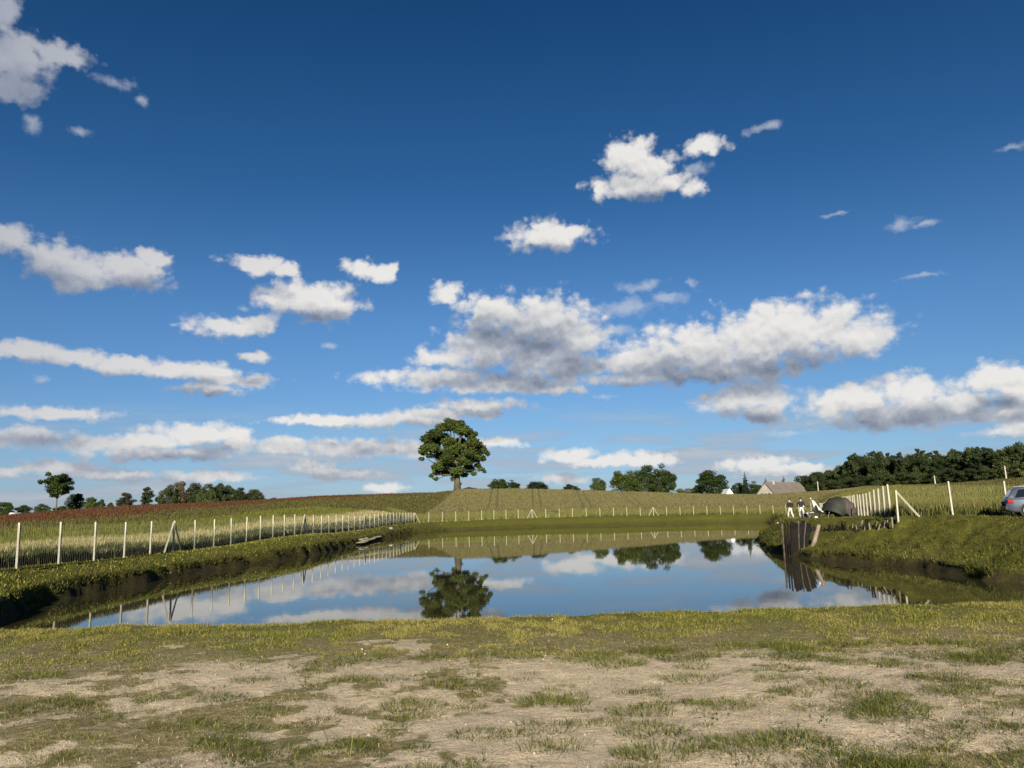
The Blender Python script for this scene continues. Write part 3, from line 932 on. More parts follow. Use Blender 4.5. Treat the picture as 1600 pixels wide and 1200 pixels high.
# ---------------------------------------------------------------- fences
def fence(name, label, pts, spacing, braces, h=1.83, lean=0.0, mesh_r=0.0019, skip_first=False, top_extra=0.0, vstep=0.15):
    p0 = Vector((pts[0][0], pts[0][1], gz(*pts[0])))
    root = empty(name, p0, label, 'fence')
    # stations
    st = []; acc = 0.0
    segs = [(Vector(a), Vector(b)) for a, b in zip(pts[:-1], pts[1:])]
    total = sum((b - a).length for a, b in segs)
    k = 0
    nst = int(total / spacing) + 1
    for i in range(nst):
        d = i * spacing
        for a, b in segs:
            if d <= (b - a).length + 1e-6:
                q = a + (b - a) * (d / (b - a).length)
                st.append((q.x, q.y, math.atan2((b - a).y, (b - a).x)))
                break
            d -= (b - a).length
    if skip_first: st = st[1:]
    zs = height(np.array([s[0] for s in st]), np.array([s[1] for s in st]), False)
    protos = []
    for v in range(3):
        mb = MB(); mb.box((0, 0, h / 2 - 0.15), (0.092, 0.092, h + 0.3), taper=0.86)
        me = mb.mesh('post'); me.materials.append(M['concrete']); protos.append(me)
    for i, (x, y, a) in enumerate(st):
        o = bpy.data.objects.new('post', protos[i % 3]); COL.objects.link(o)
        o.parent = root
        o.location = Vector((x, y, zs[i])) - p0
        o.rotation_euler = (random.gauss(0, .012), random.gauss(0, .012), a + random.gauss(0, .05))
        if i in braces:
            for s in braces[i]:
                bl_ = 1.6 if h > 1.85 else 1.15
                mb = MB()
                dx, dy = math.cos(a) * s, math.sin(a) * s
                mb.tube([(x - p0.x + dx * bl_, y - p0.y + dy * bl_, zs[i] - p0.z - 0.1), (x - p0.x + dx * .07, y - p0.y + dy * .07, zs[i] - p0.z + h - 0.10)], 0.055, 4)
                mb.build('brace', M['concrete'], root)
    mb = MB()
    for (x0, y0, a0), (x1, y1, a1), z0, z1 in zip(st[:-1], st[1:], zs[:-1], zs[1:]):
        A_, B_ = Vector((x0, y0, z0)) - p0, Vector((x1, y1, z1)) - p0
        off = Vector((-math.sin(a0), math.cos(a0), 0)) * 0.065
        for hh in (0.06, 0.35, 0.65, 0.95, 1.25, 1.5, h - 0.06):
            mb.tube([A_ + Vector((0, 0, hh)) + off, B_ + Vector((0, 0, hh)) + off], mesh_r, 3, cap=False)
        m_ = max(2, int((B_ - A_).length / vstep))
        for j in range(1, m_):
            q = A_.lerp(B_, j / m_) + off
            mb.tube([q + Vector((0, 0, 0.06)), q + Vector((0, 0, h - 0.06))], mesh_r, 3, cap=False)
    mb.build('wire_mesh', M['wire'], root)
    return root


both = (-1, 1)
P_L = [(-20.0, 19.8), (-20.5, 46.7), (-18.6, 144.0)]
fence('wire_fence', 'pale post and wire fence running away along the left bank before straw coloured grass', P_L, 3.0,
      {9: both, 18: both, 27: both, 36: both})
fence('wire_fence', 'far fence of short pale posts crossing behind the pond below the big lone tree', FENCE_B, 3.03, {0: (1,), 9: both, 18: both}, vstep=0.3)
fence('wire_fence', 'fence of close set pale posts running away behind the dark fishing tent', FENCE_R, 3.05, {}, skip_first=True)
fence('wire_fence', 'near right fence with a braced corner post beside the parked car', FENCE_F, 3.05, {0: (1,)}, h=1.86)

# ---------------------------------------------------------------- trees
def leaf_cloud(n, centres, radii, size, shell=0.45, up=0.15, seed=0, dens=None, tone=0.25):
    """n leaf sprays scattered through ellipsoid clumps; returns verts, quads, colour factor"""
    g = np.random.default_rng(seed)
    centres = np.array(centres, float); radii = np.array(radii, float)
    w = (radii[:, 0] * radii[:, 1] * radii[:, 2]) ** 0.72
    if dens is not None: w = w * np.array(dens)
    pick = g.choice(len(centres), n, p=w / w.sum())
    d = g.normal(0, 1, (n, 3)); d /= np.linalg.norm(d, axis=1)[:, None]
    rr = (shell + (1 - shell) * g.uniform(0, 1, n)) ** 0.8
    rr *= 1 + 0.22 * np.sin(d[:, 0] * 9 + pick) * np.cos(d[:, 2] * 8 + pick * 2)
    c = centres[pick] + d * radii[pick] * rr[:, None]
    nrm = d + g.normal(0, 0.75, (n, 3)) + np.array([0, 0, up]); nrm /= np.linalg.norm(nrm, axis=1)[:, None]
    t = np.cross(nrm, g.normal(0, 1, (n, 3))); t /= np.linalg.norm(t, axis=1)[:, None]
    b = np.cross(nrm, t)
    s = size * g.uniform(0.6, 1.35, n)[:, None]
    V = np.stack([c - t * s * .5, c + b * s * .32 - nrm * s * .08, c + t * s * .5, c - b * s * .32 - nrm * s * .08], 1)
    blob = g.uniform(1 - tone, 1 + tone, len(centres))[pick]
    f = blob * g.uniform(0.75, 1.25, n)
    return V.reshape(-1, 3), np.arange(n * 4).reshape(n, 4), np.repeat(f, 4)


def crown_mesh(name, n, centres, radii, size, col, **kw):
    V, F, f = leaf_cloud(n, centres, radii, size, **kw)
    me = np_mesh(name, V, F, 4)
    vcol(me, 'Col', np.clip(np.array(col)[None] * f[:, None], 0, 1))
    me.materials.append(M['leaf'])
    return me


def trunk_mesh(h, r, limbs, seed=0, lean=0.0):
    """tapered trunk and limbs; limbs: list of (start height, end point)"""
    g = random.Random(seed)
    mb = MB()
    pts = [Vector((lean * (k / 5) ** 2 + g.uniform(-.04, .04) * r * k, g.uniform(-.04, .04) * r * k, h * k / 5 - (0.5 if k == 0 else 0))) for k in range(6)]
    mb.tube(pts, [r * (1.25, .95, .85, .75, .6, .3)[k] for k in range(6)], 9)
    for z0, end in limbs:
        a = Vector((0, 0, z0)); e = Vector(end)
        m1 = a.lerp(e, .35) + Vector((g.uniform(-.3, .3), g.uniform(-.3, .3), g.uniform(.0, .5))) * r
        m2 = a.lerp(e, .7) + Vector((g.uniform(-.5, .5), g.uniform(-.5, .5), g.uniform(.0, .8))) * r
        mb.tube([a, m1, m2, e], [r * .42, r * .3, r * .2, r * .06], 6)
    return mb.mesh('trunk')


LEAFG = (0.044, 0.066, 0.012)
TREES = {}


def proto_broad(key, seed, n=9000, tall=1.0, col=LEAFG, size=0.042, wide=0.5, openness=0.0, trunk=0.03):
    """a crown about 1 high and 1 wide, standing on its trunk: unit tree"""
    g = random.Random(seed)
    cs, rs = [], []
    z0 = trunk
    for k in range(34):
        th = g.uniform(0, 2 * math.pi); zz = g.uniform(0.0, 1.0)
        prof = math.sin(math.pi * min(1, (zz * 0.74 + 0.24))) ** 0.55
        rad = wide * prof * g.uniform(0.35, 0.88)
        rr = g.uniform(0.09, 0.17)
        cs.append((rad * math.cos(th), rad * math.sin(th), z0 + (1 - z0) * (0.04 + 0.84 * zz)))
        rs.append((rr, rr, rr * g.uniform(.6, .85)))
    cs.append((0, 0, z0 + .36 * (1 - z0))); rs.append((wide * .66, wide * .66, .36))
    limbs = [(trunk * .8 + .25 * g.random(), (c[0] * .9, c[1] * .9, c[2])) for c in cs[:8]]
    TREES[key] = (crown_mesh('crown', n, cs, rs, size, col, seed=seed, tone=.3), trunk_mesh(0.7, 0.028, limbs, seed))
    TREES[key][1].materials.append(M['bark'])


def proto_conifer(key, seed, n=5000, col=(0.022, 0.038, 0.014), width=0.22, bare=0.05, power=1.0, size=0.034):
    g = random.Random(seed)
    cs, rs = [], []
    for k in range(15):
        t = k / 14
        z = bare + (1 - bare) * (0.04 + 0.93 * t)
        w = width * ((1 - t) ** power * .92 + .06)
        m_ = 6 if t < .7 else 3
        for j in range(m_):
            th = 2 * math.pi * (j + .5 * (k % 2)) / m_ + g.uniform(-.3, .3)
            rr = w * g.uniform(.55, 1.1)
            cs.append((math.cos(th) * rr * .62, math.sin(th) * rr * .62, z - rr * .12))
            rs.append((rr * .52 + .008, rr * .52 + .008, .020 + rr * .16))
    TREES[key] = (crown_mesh('crown', n, cs, rs, size, col, seed=seed, shell=.2, tone=.25), trunk_mesh(0.95, 0.020, [], seed))
    TREES[key][1].materials.append(M['bark'])


def proto_pine(key, seed, n=8000, col=(0.036, 0.054, 0.018), top=0.30, width=0.26):
    """tall bare-ish trunk with an uneven, clumpy top"""
    g = random.Random(seed)
    cs, rs = [], []
    for k in range(34):
        z = g.uniform(0.03, 0.92)
        w = width * (0.62 + 0.5 * math.sin(math.pi * min(1, z * 1.02)))
        th = g.uniform(0, 6.28); rad = w * g.uniform(.2, .85) * (1.0 if z < .8 else .55)
        rr = g.uniform(.05, .10)
        cs.append((rad * math.cos(th), rad * math.sin(th), z)); rs.append((rr * 1.15, rr * 1.15, rr * .85))
    for k in range(3): cs.append((g.uniform(-.08, .08), 0, g.uniform(.9, .96))); rs.append((.05, .05, .045))
    cs.append((0, 0, .45)); rs.append((width * .6, width * .6, .40))
    limbs = [(c[2] * .85, c) for c in cs[:10]]
    TREES[key] = (crown_mesh('crown', n, cs, rs, .036, col, seed=seed, shell=.25, tone=.35), trunk_mesh(0.95, 0.020, limbs, seed))
    TREES[key][1].materials.append(M['bark'])


proto_broad('a', 1); proto_broad('b', 2, wide=.46); proto_broad('c', 3, wide=.55, n=10000); proto_broad('d', 4, wide=.42, trunk=.05)
proto_broad('dull', 5, col=(0.040, 0.056, 0.018), wide=.5); proto_broad('dull2', 6, col=(0.052, 0.068, 0.024), wide=.48)
proto_broad('light', 7, col=(0.095, 0.118, 0.034), wide=.48, trunk=.04); proto_broad('brown', 8, col=(0.07, 0.062, 0.028), wide=.5, trunk=.03)
def proto_dome(key, seed, n=9000, col=LEAFG, size=.042):
    g = random.Random(seed)
    cs, rs = [], []
    for k in range(46):
        th = g.uniform(0, 6.28); ph = math.acos(g.uniform(-.12, 1.0)); rr = g.uniform(.085, .15)
        q = g.uniform(.30, .42)
        cs.append((q * math.sin(ph) * math.cos(th), q * math.sin(ph) * math.sin(th), .16 + .72 * max(-.1, math.cos(ph)) * (q / .40) * g.uniform(.9, 1.05)))
        rs.append((rr, rr, rr * .85))
    cs.append((0, 0, .35)); rs.append((.36, .36, .40))
    TREES[key] = (crown_mesh('crown', n, cs, rs, size, col, seed=seed, tone=.3), trunk_mesh(.7, .028, [(.2, c) for c in cs[:6]], seed))
    TREES[key][1].materials.append(M['bark'])


proto_dome('dome', 41); proto_dome('dome2', 42); proto_dome('dome3', 43, col=(.040, .062, .016)); proto_dome('domedull', 44, col=(0.040, 0.054, 0.019))
# a flat topped, open crown held up on a bare slender trunk
_g = random.Random(31)
_cs, _rs = [], []
for _k in range(46):
    _th = _g.uniform(0, 6.28); _z = _g.uniform(.44, .94); _w = (.14 + .36 * min(1, (_z - .42) / .3) ** .8 - .10 * max(0, _z - .8) / .15) * _g.uniform(.25, .82)
    _cs.append((_w * math.cos(_th), _w * math.sin(_th), _z)); _rs.append((.088, .088, .055))
_cs.append((0, 0, .68)); _rs.append((.30, .30, .15)); _cs.append((.02, 0, .82)); _rs.append((.26, .26, .10))
TREES['umb'] = (crown_mesh('crown', 11000, _cs, _rs, .04, LEAFG, seed=31, shell=.3, tone=.3), trunk_mesh(.8, .018, [(.38, (c[0] * .9, c[1] * .9, c[2])) for c in _cs[:12]], 31))
TREES['umb'][1].materials.append(M['bark'])
proto_conifer('spruce', 11); proto_conifer('spruce2', 12, width=.27, power=.8)
proto_pine('pine', 21); proto_pine('pine2', 22, col=(0.052, 0.072, 0.022), width=.30); proto_pine('pine3', 23, col=(0.026, 0.040, 0.016), width=.24)


def tree(key, u, vtop, wpx, D, label, name='tree', cat='tree', group=None, asp=1.0, sink=0.0):
    """stand a tree on the land at distance D so that it is seen at pixel column u, top at row vtop"""
    x, y, zt = at(u, vtop, D)
    zb = gz(x, y) - sink
    H = max(1.0, zt - zb)
    x2, _, _ = at(u + wpx, vtop, D)
    unit = {'dome': .95, 'dome2': .95, 'dome3': .95, 'domedull': .95, 'a': 1.05, 'b': .98, 'c': 1.12, 'd': .92, 'umb': 1.06, 'dull': 1.05, 'dull2': 1.02, 'light': 1.02, 'brown': 1.05, 'spruce': .42, 'spruce2': .5, 'pine': .62, 'pine2': .68, 'pine3': .58}[key]
    wsc = abs(x2 - x) / unit
    root = empty(name, (x, y, zb), label, cat, group, rz=random.uniform(0, 6.28))
    c = link('crown', TREES[key][0], None, root); c.scale = (wsc, wsc * asp, H / 0.99)
    t = link('trunk', TREES[key][1], None, root); t.scale = (max(wsc, H * .45) * 1.0, max(wsc, H * .45), H)
    return root


# the lone oak on the hill: clumps placed after its outline
ox, oy, oz_t = at(713, 653, 230)
oz = gz(ox, oy)
OAK = [(657, 706, 5, 4, 0), (659, 717, 6, 4, 1), (674, 743, 6, 4, 0), (681, 748, 6, 4, 0), (752, 733, 7, 4, 0), (757, 737, 4, 3, 0), (700, 657, 8, 5, 0), (762, 709, 5, 5, 1), (742, 678, 7, 5, 2), (721, 660, 7, 5, 1),   # centre u, v, half width and half height as measured at the tree, depth
    (708, 665, 22, 11, 0), (692, 668, 16, 9, 1), (722, 672, 18, 11, -1), (680, 678, 16, 10, -2), (668, 686, 14, 10, 0), (690, 684, 20, 11, 4), (663, 700, 10, 8, 1), (676, 700, 16, 10, -3),
    (735, 680, 12, 10, 2), (740, 692, 15, 10, -3), (750, 702, 12, 11, 1), (757, 704, 6, 7, 0), (730, 700, 18, 12, 4), (708, 700, 22, 13, -4), (690, 712, 18, 12, 3), (672, 712, 9, 5, -1), (662, 708, 7, 5, 2),
    (745, 716, 13, 9, 2), (728, 718, 18, 12, -4), (706, 722, 20, 12, 3), (688, 728, 14, 9, -3), (682, 738, 9, 6, 1), (697, 738, 12, 7, 3), (715, 735, 16, 9, -3), (732, 732, 13, 9, 2), (746, 727, 7, 5, 0), (750, 731, 5, 3, 1),
    (725, 742, 9, 5, 1), (678, 730, 6, 5, 2), (708, 748, 6, 5, 0), (740, 740, 6, 4, -2), (716, 756, 7, 4, 1), (755, 716, 6, 6, -2), (700, 690, 14, 9, -6), (720, 690, 12, 9, 7), (710, 710, 16, 12, 8), (700, 715, 14, 10, -8), (735, 706, 12, 9, -8), (680, 694, 12, 9, 7)]
ppm = 1 / (at(714, 700, 230)[0] - at(713, 700, 230)[0])
cs, rs = [], []
for u, v, a, b, dy in OAK:
    x, y, z = at(u, v, 230 + dy * .9)
    cs.append((x - ox, y - oy, z - oz)); rs.append((a / ppm * .83, (a + b) / 2 / ppm * .86, b / ppm * .80))
root = empty('oak_tree', (ox, oy, oz), 'big spreading lone oak standing on top of the pale green hill', 'tree')
link('crown', crown_mesh('crown', 46000, cs, rs, .55, (0.040, 0.060, 0.011), seed=77, shell=.3, tone=.35), None, root)
tm = trunk_mesh(13.5, .95, [(3.6 + 0.4 * i, (c[0] * .85, c[1] * .85, c[2])) for i, c in enumerate(cs[:14])] + [(4, cs[22]), (3.5, cs[25])], 5)
link('trunk', tm, M['bark'], root, smooth=True)

# trees on the left skyline
tree('umb', 92, 738, 62, 240, 'tall slender trunked tree with a flat topped crown on the far left', sink=0)
L_ = [('d', 8, 783, 34, 245, 'leftmost low hedge tree at the edge of the red field'), ('dull', 38, 788, 30, 250, 'low hedge tree right of the leftmost one behind the red field'),
      ('dull2', 66, 787, 32, 252, 'low hedge tree just left of the slender trunk of the flat topped tree'), ('b', 120, 769, 36, 255, 'grey green tree right behind the tall flat topped tree'),
      ('a', 143, 775, 28, 250, 'mid green tree between the grey green tree and a dark small one'), ('dull', 158, 779, 17, 250, 'small dark round tree at the right end of the left hedge'),
      ('dull2', 173, 785, 14, 250, 'tiny low bush beyond the red field before the brown tree'), ('brown', 197, 769, 34, 235, 'brownish broad bush standing alone on the red field skyline'),
      ('pine2', 230, 760, 26, 235, 'narrow reddish pine between the brown bush and the left wood'), ('dull', 95, 790, 34, 258, 'low shrubs at the foot of the tall flat topped tree')]
for k, u, v, w, D, lab in L_: tree(k, u, v, w, D, lab)
labs = ['first tree at the left end of the small wood on the left skyline', 'second tree from the left in the small left wood', 'broad dark tree in the middle left of the small wood',
        'dark middle tree of the small left wood', 'slightly lower tree right of the middle of the small left wood', 'tallest right hand tree of the small left wood', 'right shoulder tree of the small left wood',
        'low round tree beside the right end of the small left wood', 'lowest bush trailing off the right end of the small left wood']
for i, (u, v, w) in enumerate([(263, 754, 34), (283, 751, 36), (305, 751, 38), (325, 754, 34), (342, 753, 34), (360, 755, 36), (374, 760, 26), (398, 762, 36), (427, 777, 16)]):
    tree(['domedull', 'brown', 'domedull', 'dome3', 'dull', 'domedull', 'dome3', 'domedull', 'dome3'][i], u, v, w, 240 + (i % 3) * 4, labs[i], group='trees of the small wood on the left skyline')

# hill top and centre
C_ = [('dome2', 733, 761, 30, 262, 'tiny low bush peeping over the hill right of the lone oak'), ('dome', 778, 746, 34, 280, 'rounded bushy tree over the hill right of the lone oak'), ('dome2', 800, 750, 30, 285, 'lower twin of the rounded tree over the hill'),
      ('domedull', 838, 751, 44, 290, 'small rounded tree in the middle of the hill top row'), ('domedull', 891, 755, 30, 290, 'smallest rounded tree on the hill top row'), ('dome3', 934, 745, 30, 290, 'upright green tree left of the large clump'),
      ('dome', 974, 731, 48, 290, 'left tree of the large three tree clump behind the hill'), ('dome3', 1006, 724, 50, 296, 'middle and tallest tree of the large three tree clump'), ('dome2', 1035, 725, 46, 290, 'right tree of the large three tree clump'),
      ('light', 1068, 762, 34, 300, 'low pale shrub right of the large clump'), ('dome2', 1087, 758, 22, 305, 'thin low tree between the clump and the lone round tree'), ('dome', 1110, 730, 56, 285, 'broad round tree just left of the white gable'),
      ('dome3', 1152, 753, 30, 300, 'low green tree between the white gable and the spruce'), ('spruce', 1163, 737, 17, 290, 'pointed dark spruce left of the old farmhouse'), ('dome2', 1179, 752, 34, 295, 'low leafy tree touching the left gable of the farmhouse'),
      ('spruce2', 1196, 747, 16, 330, 'left spruce tip rising behind the farmhouse roof'), ('spruce2', 1210, 750, 16, 332, 'middle spruce tip rising behind the farmhouse roof'), ('spruce2', 1224, 745, 18, 330, 'right spruce tip rising behind the farmhouse roof'),
      ('dome3', 1254, 741, 40, 300, 'rounded tree at the right end of the farmhouse roof')]
for k, u, v, w, D, lab in C_: tree(k, u, v, w, D, lab)

# the wood on the right ridge, tree by tree
top = lambda u: float(np.interp(u, [1262, 1280, 1300, 1312, 1330, 1355, 1400, 1450, 1462, 1470, 1490, 1530, 1545, 1555, 1570, 1585, 1660], [742, 733, 730, 720, 711, 706, 705, 701, 706, 708, 701, 697, 699, 706, 698, 693, 690]))
side_l = ['leftmost', 'rightmost']
ORD = ['first', 'second', 'third', 'fourth', 'fifth', 'sixth', 'seventh', 'eighth', 'ninth', 'tenth', 'eleventh', 'twelfth', 'thirteenth', 'fourteenth', 'fifteenth', 'sixteenth', 'seventeenth', 'eighteenth', 'nineteenth', 'twentieth']
cnt = {}
u = 1268.0; i = 0
while u < 1665:
    D = float(np.interp(u, [1268, 1320, 1400, 1500, 1600, 1700], [285, 262, 245, 225, 200, 185])) + random.uniform(0, 14)
    k = random.choice(['pine', 'pine2', 'dull', 'pine3', 'dull', 'dull', 'pine2'])
    w = random.uniform(30, 42)
    if k == 'dull': w = 40
    v = top(u) + random.uniform(-3, 5)
    if 1555 < u: k = random.choice(['dull2', 'pine2', 'dull2']); w = 46
    kd = {'pine': 'dark green pine', 'pine2': 'lighter green pine', 'pine3': 'almost black narrow pine', 'dull': 'dull green broadleaf tree', 'dull2': 'pale green broadleaf tree'}[k]
    cnt[k] = cnt.get(k, 0) + 1
    tree(k, u, v, w, D, ORD[cnt[k] - 1] + ' ' + kd + ' from the left in the tall wood on the right ridge', group='trees of the wood on the right ridge')
    u += random.uniform(7, 11); i += 1
# lower fringe trees in front of the wood
for fi, (u, v) in enumerate([(1285, 752), (1300, 748), (1318, 745), (1345, 742), (1372, 738), (1405, 736), (1432, 735), (1462, 733), (1490, 730), (1515, 730), (1540, 726), (1582, 722), (1606, 718)]):
    D = float(np.interp(u, [1268, 1320, 1400, 1500, 1600, 1700], [280, 255, 238, 218, 192, 180]))
    k = 'light' if u > 1570 else 'dull'
    tree(k, u, v, 42, D, ORD[fi] + ' low bushy tree from the left along the front edge of the right wood', group='low trees along the front edge of the right wood')

# ---------------------------------------------------------------- houses
def houses():
    # the old farmhouse: gable towards us on the left, long roof falling away to the right
    D = 275
    gx, gy, gz_apex = at(1195, 754, D)
    _, _, z_eave = at(1195, 776, D)
    rx, ry, _ = at(1248, 754, D + 11)
    ax = Vector((rx - gx, ry - gy, 0)); Ln = ax.length; ax.normalize()
    ang = math.atan2(ax.y, ax.x)
    zb = z_eave - 2.4
    hw = 4.6; Hh = gz_apex - zb; eh = z_eave - zb
    root = empty('farmhouse', (gx, gy, zb), 'old farmhouse with pale rendered gable and long brown grey roof behind the field', 'house', rz=ang)
    mb = MB()
    prof = [(-hw, 0), (hw, 0), (hw, eh), (0, Hh - .15), (-hw, eh)]
    b = 0
    # walls as a prism along local x
    for x in (0, Ln):
        for yy_, zz_ in prof: mb.v.append((x, yy_, zz_))
    mb.f += [(0, 4, 3, 2, 1), (5, 6, 7, 8, 9), (0, 1, 6, 5), (1, 2, 7, 6), (2, 3, 8, 7), (3, 4, 9, 8), (4, 0, 5, 9)]
    mb.build('wall', M['wall_old'], root)
    mb = MB()
    for s in (-1, 1):
        e1 = (s * (hw + .35), eh - .35 * (Hh - eh) / hw); t = .16
        P_ = [(-.3, e1[0], e1[1]), (Ln + .3, e1[0], e1[1]), (Ln + .3, 0, Hh), (-.3, 0, Hh)]
        b = len(mb.v)
        mb.v += P_ + [(p[0], p[1], p[2] + t) for p in P_]
        mb.f += [tuple(b + q for q in f) for f in ((0, 1, 2, 3), (7, 6, 5, 4), (0, 4, 5, 1), (1, 5, 6, 2), (2, 6, 7, 3), (3, 7, 4, 0))]
    rf = mb.build('roof', M['roof'], root)
    mb = MB(); mb.box((3.6, -0.9, Hh + .0), (.55, .55, 1.5)); mb.box((3.6, -.9, Hh + .78), (.66, .66, .12)); mb.build('chimney', M['wall_old'], rf)
    for yy_, w_, zc, hh_ in ((-1.6, .62, eh + .6, 1.25), (1.5, .62, eh + .6, 1.25), (0.0, .95, eh + .15, 1.9)):
        f = MB()
        f.box((-.05, yy_, zc), (.08, w_ + .18, hh_ + .18))
        fo = f.build('window' if w_ < .9 else 'door', M['wall_old'], root)
        g = MB(); g.box((-.10, yy_, zc), (.06, w_, hh_)); g.build('pane' if w_ < .9 else 'door_leaf', M['dark'] if w_ < .9 else M['oldwood'], fo)
    # the white gable further left
    D = 262
    x0, y0, z0 = at(1140, 764, D); x1, _, z1 = at(1150, 777, D)
    hw = x1 - x0; hb = z0 - z1
    root = empty('white_cottage', (x0, y0, z1 - 2), 'white triangular gable of a cottage showing over the field left of the farmhouse', 'house')
    mb = MB()
    pr = [(-hw * .9, -1.5), (hw * .9, -1.5), (hw * .9, 2.0 + hb * .02), (0, 2 + hb), (-hw * .9, 2.0 + hb * .02)]
    mb.prism(pr, 0, 7); mb.build('wall', M['wall_white'], root)
    mb = MB()
    for s in (-1, 1):
        P_ = [(s * hw * 1.08, .12, 1.72), (s * hw * 1.08, 7.2, 1.72), (0, 7.2, 2 + hb), (0, .12, 2 + hb)]
        b = len(mb.v); mb.v += P_ + [(p[0], p[1], p[2] + .12) for p in P_]
        mb.f += [tuple(b + q for q in f) for f in ((0, 1, 2, 3), (7, 6, 5, 4), (0, 4, 5, 1), (1, 5, 6, 2), (2, 6, 7, 3), (3, 7, 4, 0))]
    mb.build('roof', M['wall_white'], root)
    # a small white house far off at the left edge
    x0, y0, z0 = at(25, 801, 225); zb = gz(x0, y0)
    root = empty('cottage', (x0, y0, zb), 'tiny white cottage roof at the far left edge of the red field', 'house')
    h_ = max(1.2, z0 - zb)
    mb = MB(); mb.box((0, 0, h_ * .35), (2.0, 3, h_ * .7)); mb.build('wall', M['wall_white'], root)
    mb = MB(); mb.prism([(-1.15, h_ * .7), (1.15, h_ * .7), (.25, h_), (-.6, h_)], -1.7, 1.7); mb.build('roof', M['offwhite'], root)


houses()

# utility poles by the wood
for u, v0, D, lab in ((1277.5, 752, 232, 'short utility pole beside the right end of the farmhouse'), (1460, 743, 176, 'grey utility pole in front of the middle of the right wood'), (1570, 728, 152, 'tall utility pole above the parked car')):
    x, y, z = at(u, v0, D); zb = gz(x, y)
    root = empty('utility_pole', (x, y, zb), lab, 'pole', 'utility poles along the right wood')
    mb = MB(); mb.tube([(0, 0, -.4), (-.02 * (z - zb), 0, z - zb)], [.16, .11], 8); mb.build('pole', M['concrete'], root)
    mb = MB(); mb.box((-.02 * (z - zb), 0, z - zb - .35), (1.1, .1, .1))
    for s in (-.48, .48): mb.tube([(s - .02 * (z - zb), 0, z - zb - .3), (s - .02 * (z - zb), 0, z - zb - .12)], .05, 6)
    mb.build('crossarm', M['oldwood'], root)

# ---------------------------------------------------------------- timber in the bank
def ground_at(u, v, lo=20, hi=120):
    """where the ray through pixel (u, v) meets the land"""
    d = ray(u, v)
    t = np.linspace(lo, hi, 1500)
    x, y, z = d[0] * t, d[1] * t, CAMH + d[2] * t
    hz_ = height(x, y)
    k = int(np.argmax(z < np.maximum(hz_, 0)))
    return x[k], y[k], max(hz_[k], 0.0)


# bulkhead of upright poles holding the corner of the bank
bx, by = onz(1243, 869)
root = empty('timber_bulkhead', (bx, by, 0), 'tall dark upright poles driven into the water at the corner of the right bank', 'bulkhead')
arc = []
for i in range(19):
    t = i / 18
    x = -0.38 + 0.95 * t + 0.0
    y = 0.55 * (t - .45) ** 2 * 2.2 - 0.15 + (0.9 * max(0, .18 - t) * 4)
    arc.append((x, y, t))
for i, (x, y, t) in enumerate(arc):
    rr = random.uniform(.055, .078)
    topz = 1.98 + random.uniform(-.13, .09) - (0.25 if i == 18 else 0)
    sp = 0.04 + 0.62 * t ** 1.5
    mb = MB()
    mb.tube([(x, y, -1.2), (x + sp * .5, y + .05, topz * .5), (x + sp + random.uniform(-.03, .03), y + .12, topz)], [rr * 1.05, rr, rr * .82], 8)
    mb.build('pole', M['oldwood'] if i in (0, 9, 14) else M['darkwood'], root, smooth=False)
for (x0, z0, x1, z1, r0) in ((0.78, -.3, 1.60, 1.78, .12),):
    mb = MB(); mb.tube([(x0, .02, z0), ((x0 + x1) / 2, .06, (z0 + z1) / 2), (x1, .12, z1)], [r0, r0 * 1.1, r0 * .9], 8)
    o = mb.build('prop', M['bleached'], root); o['label'] = 'thick pale leaning prop at the right end of the poles'
# row of leaning stakes along the top of the bank
sx0, sy0 = bx + 1.75, by + 1.6
sx1, sy1 = at(1396, 815, 40.0)[:2]
root = empty('log_palisade', (sx0, sy0, gz(sx0, sy0)), 'ragged row of short leaning stakes along the top of the right bank', 'palisade')
org = root.location.copy()
ns = 44
for i in range(ns):
    t = i / (ns - 1)
    x, y, _ = ground_at(1268 + 126 * t + random.uniform(-1, 1), 829 - 6 * t + 2 * math.sin(t * 3.1) + random.uniform(-1, 1), 30, 70)
    z = gz(x, y)
    h_ = random.uniform(.2, .55) * (1.0 if t > .3 else .8)
    ln = random.gauss(-.22 if t > .45 else .0, .30)
    rr = random.uniform(.022, .062)
    mb = MB(); mb.tube([(x - org.x - ln * .4, y - org.y, z - org.z - .75), (x - org.x + ln * -.0, y - org.y - .1, z - org.z - .15), (x - org.x + ln * h_ * -1.2, y - org.y - .16, z - org.z + h_)], [rr, rr, rr * .7], 6)
    mb.build('stake', M['bleached'] if random.random() < .12 + .3 * (t > .45) else M['darkwood'], root)

# pale slab and stones on the left bank
def rock(mb, c, r, seed, flat=.5):
    g = random.Random(seed); bm = []
    n, m_ = 10, 6
    b = len(mb.v)
    for i in range(m_ + 1):
        ph = math.pi * i / m_
        for j in range(n):
            th = 2 * math.pi * j / n
            k = g.uniform(.82, 1.12)
            mb.v.append((c[0] + r[0] * k * math.sin(ph) * math.cos(th), c[1] + r[1] * k * math.sin(ph) * math.sin(th), c[2] + r[2] * k * math.cos(ph)))
    for i in range(m_):
        for j in range(n):
            mb.f.append((b + i * n + j, b + (i + 1) * n + j, b + (i + 1) * n + (j + 1) % n, b + i * n + (j + 1) % n))


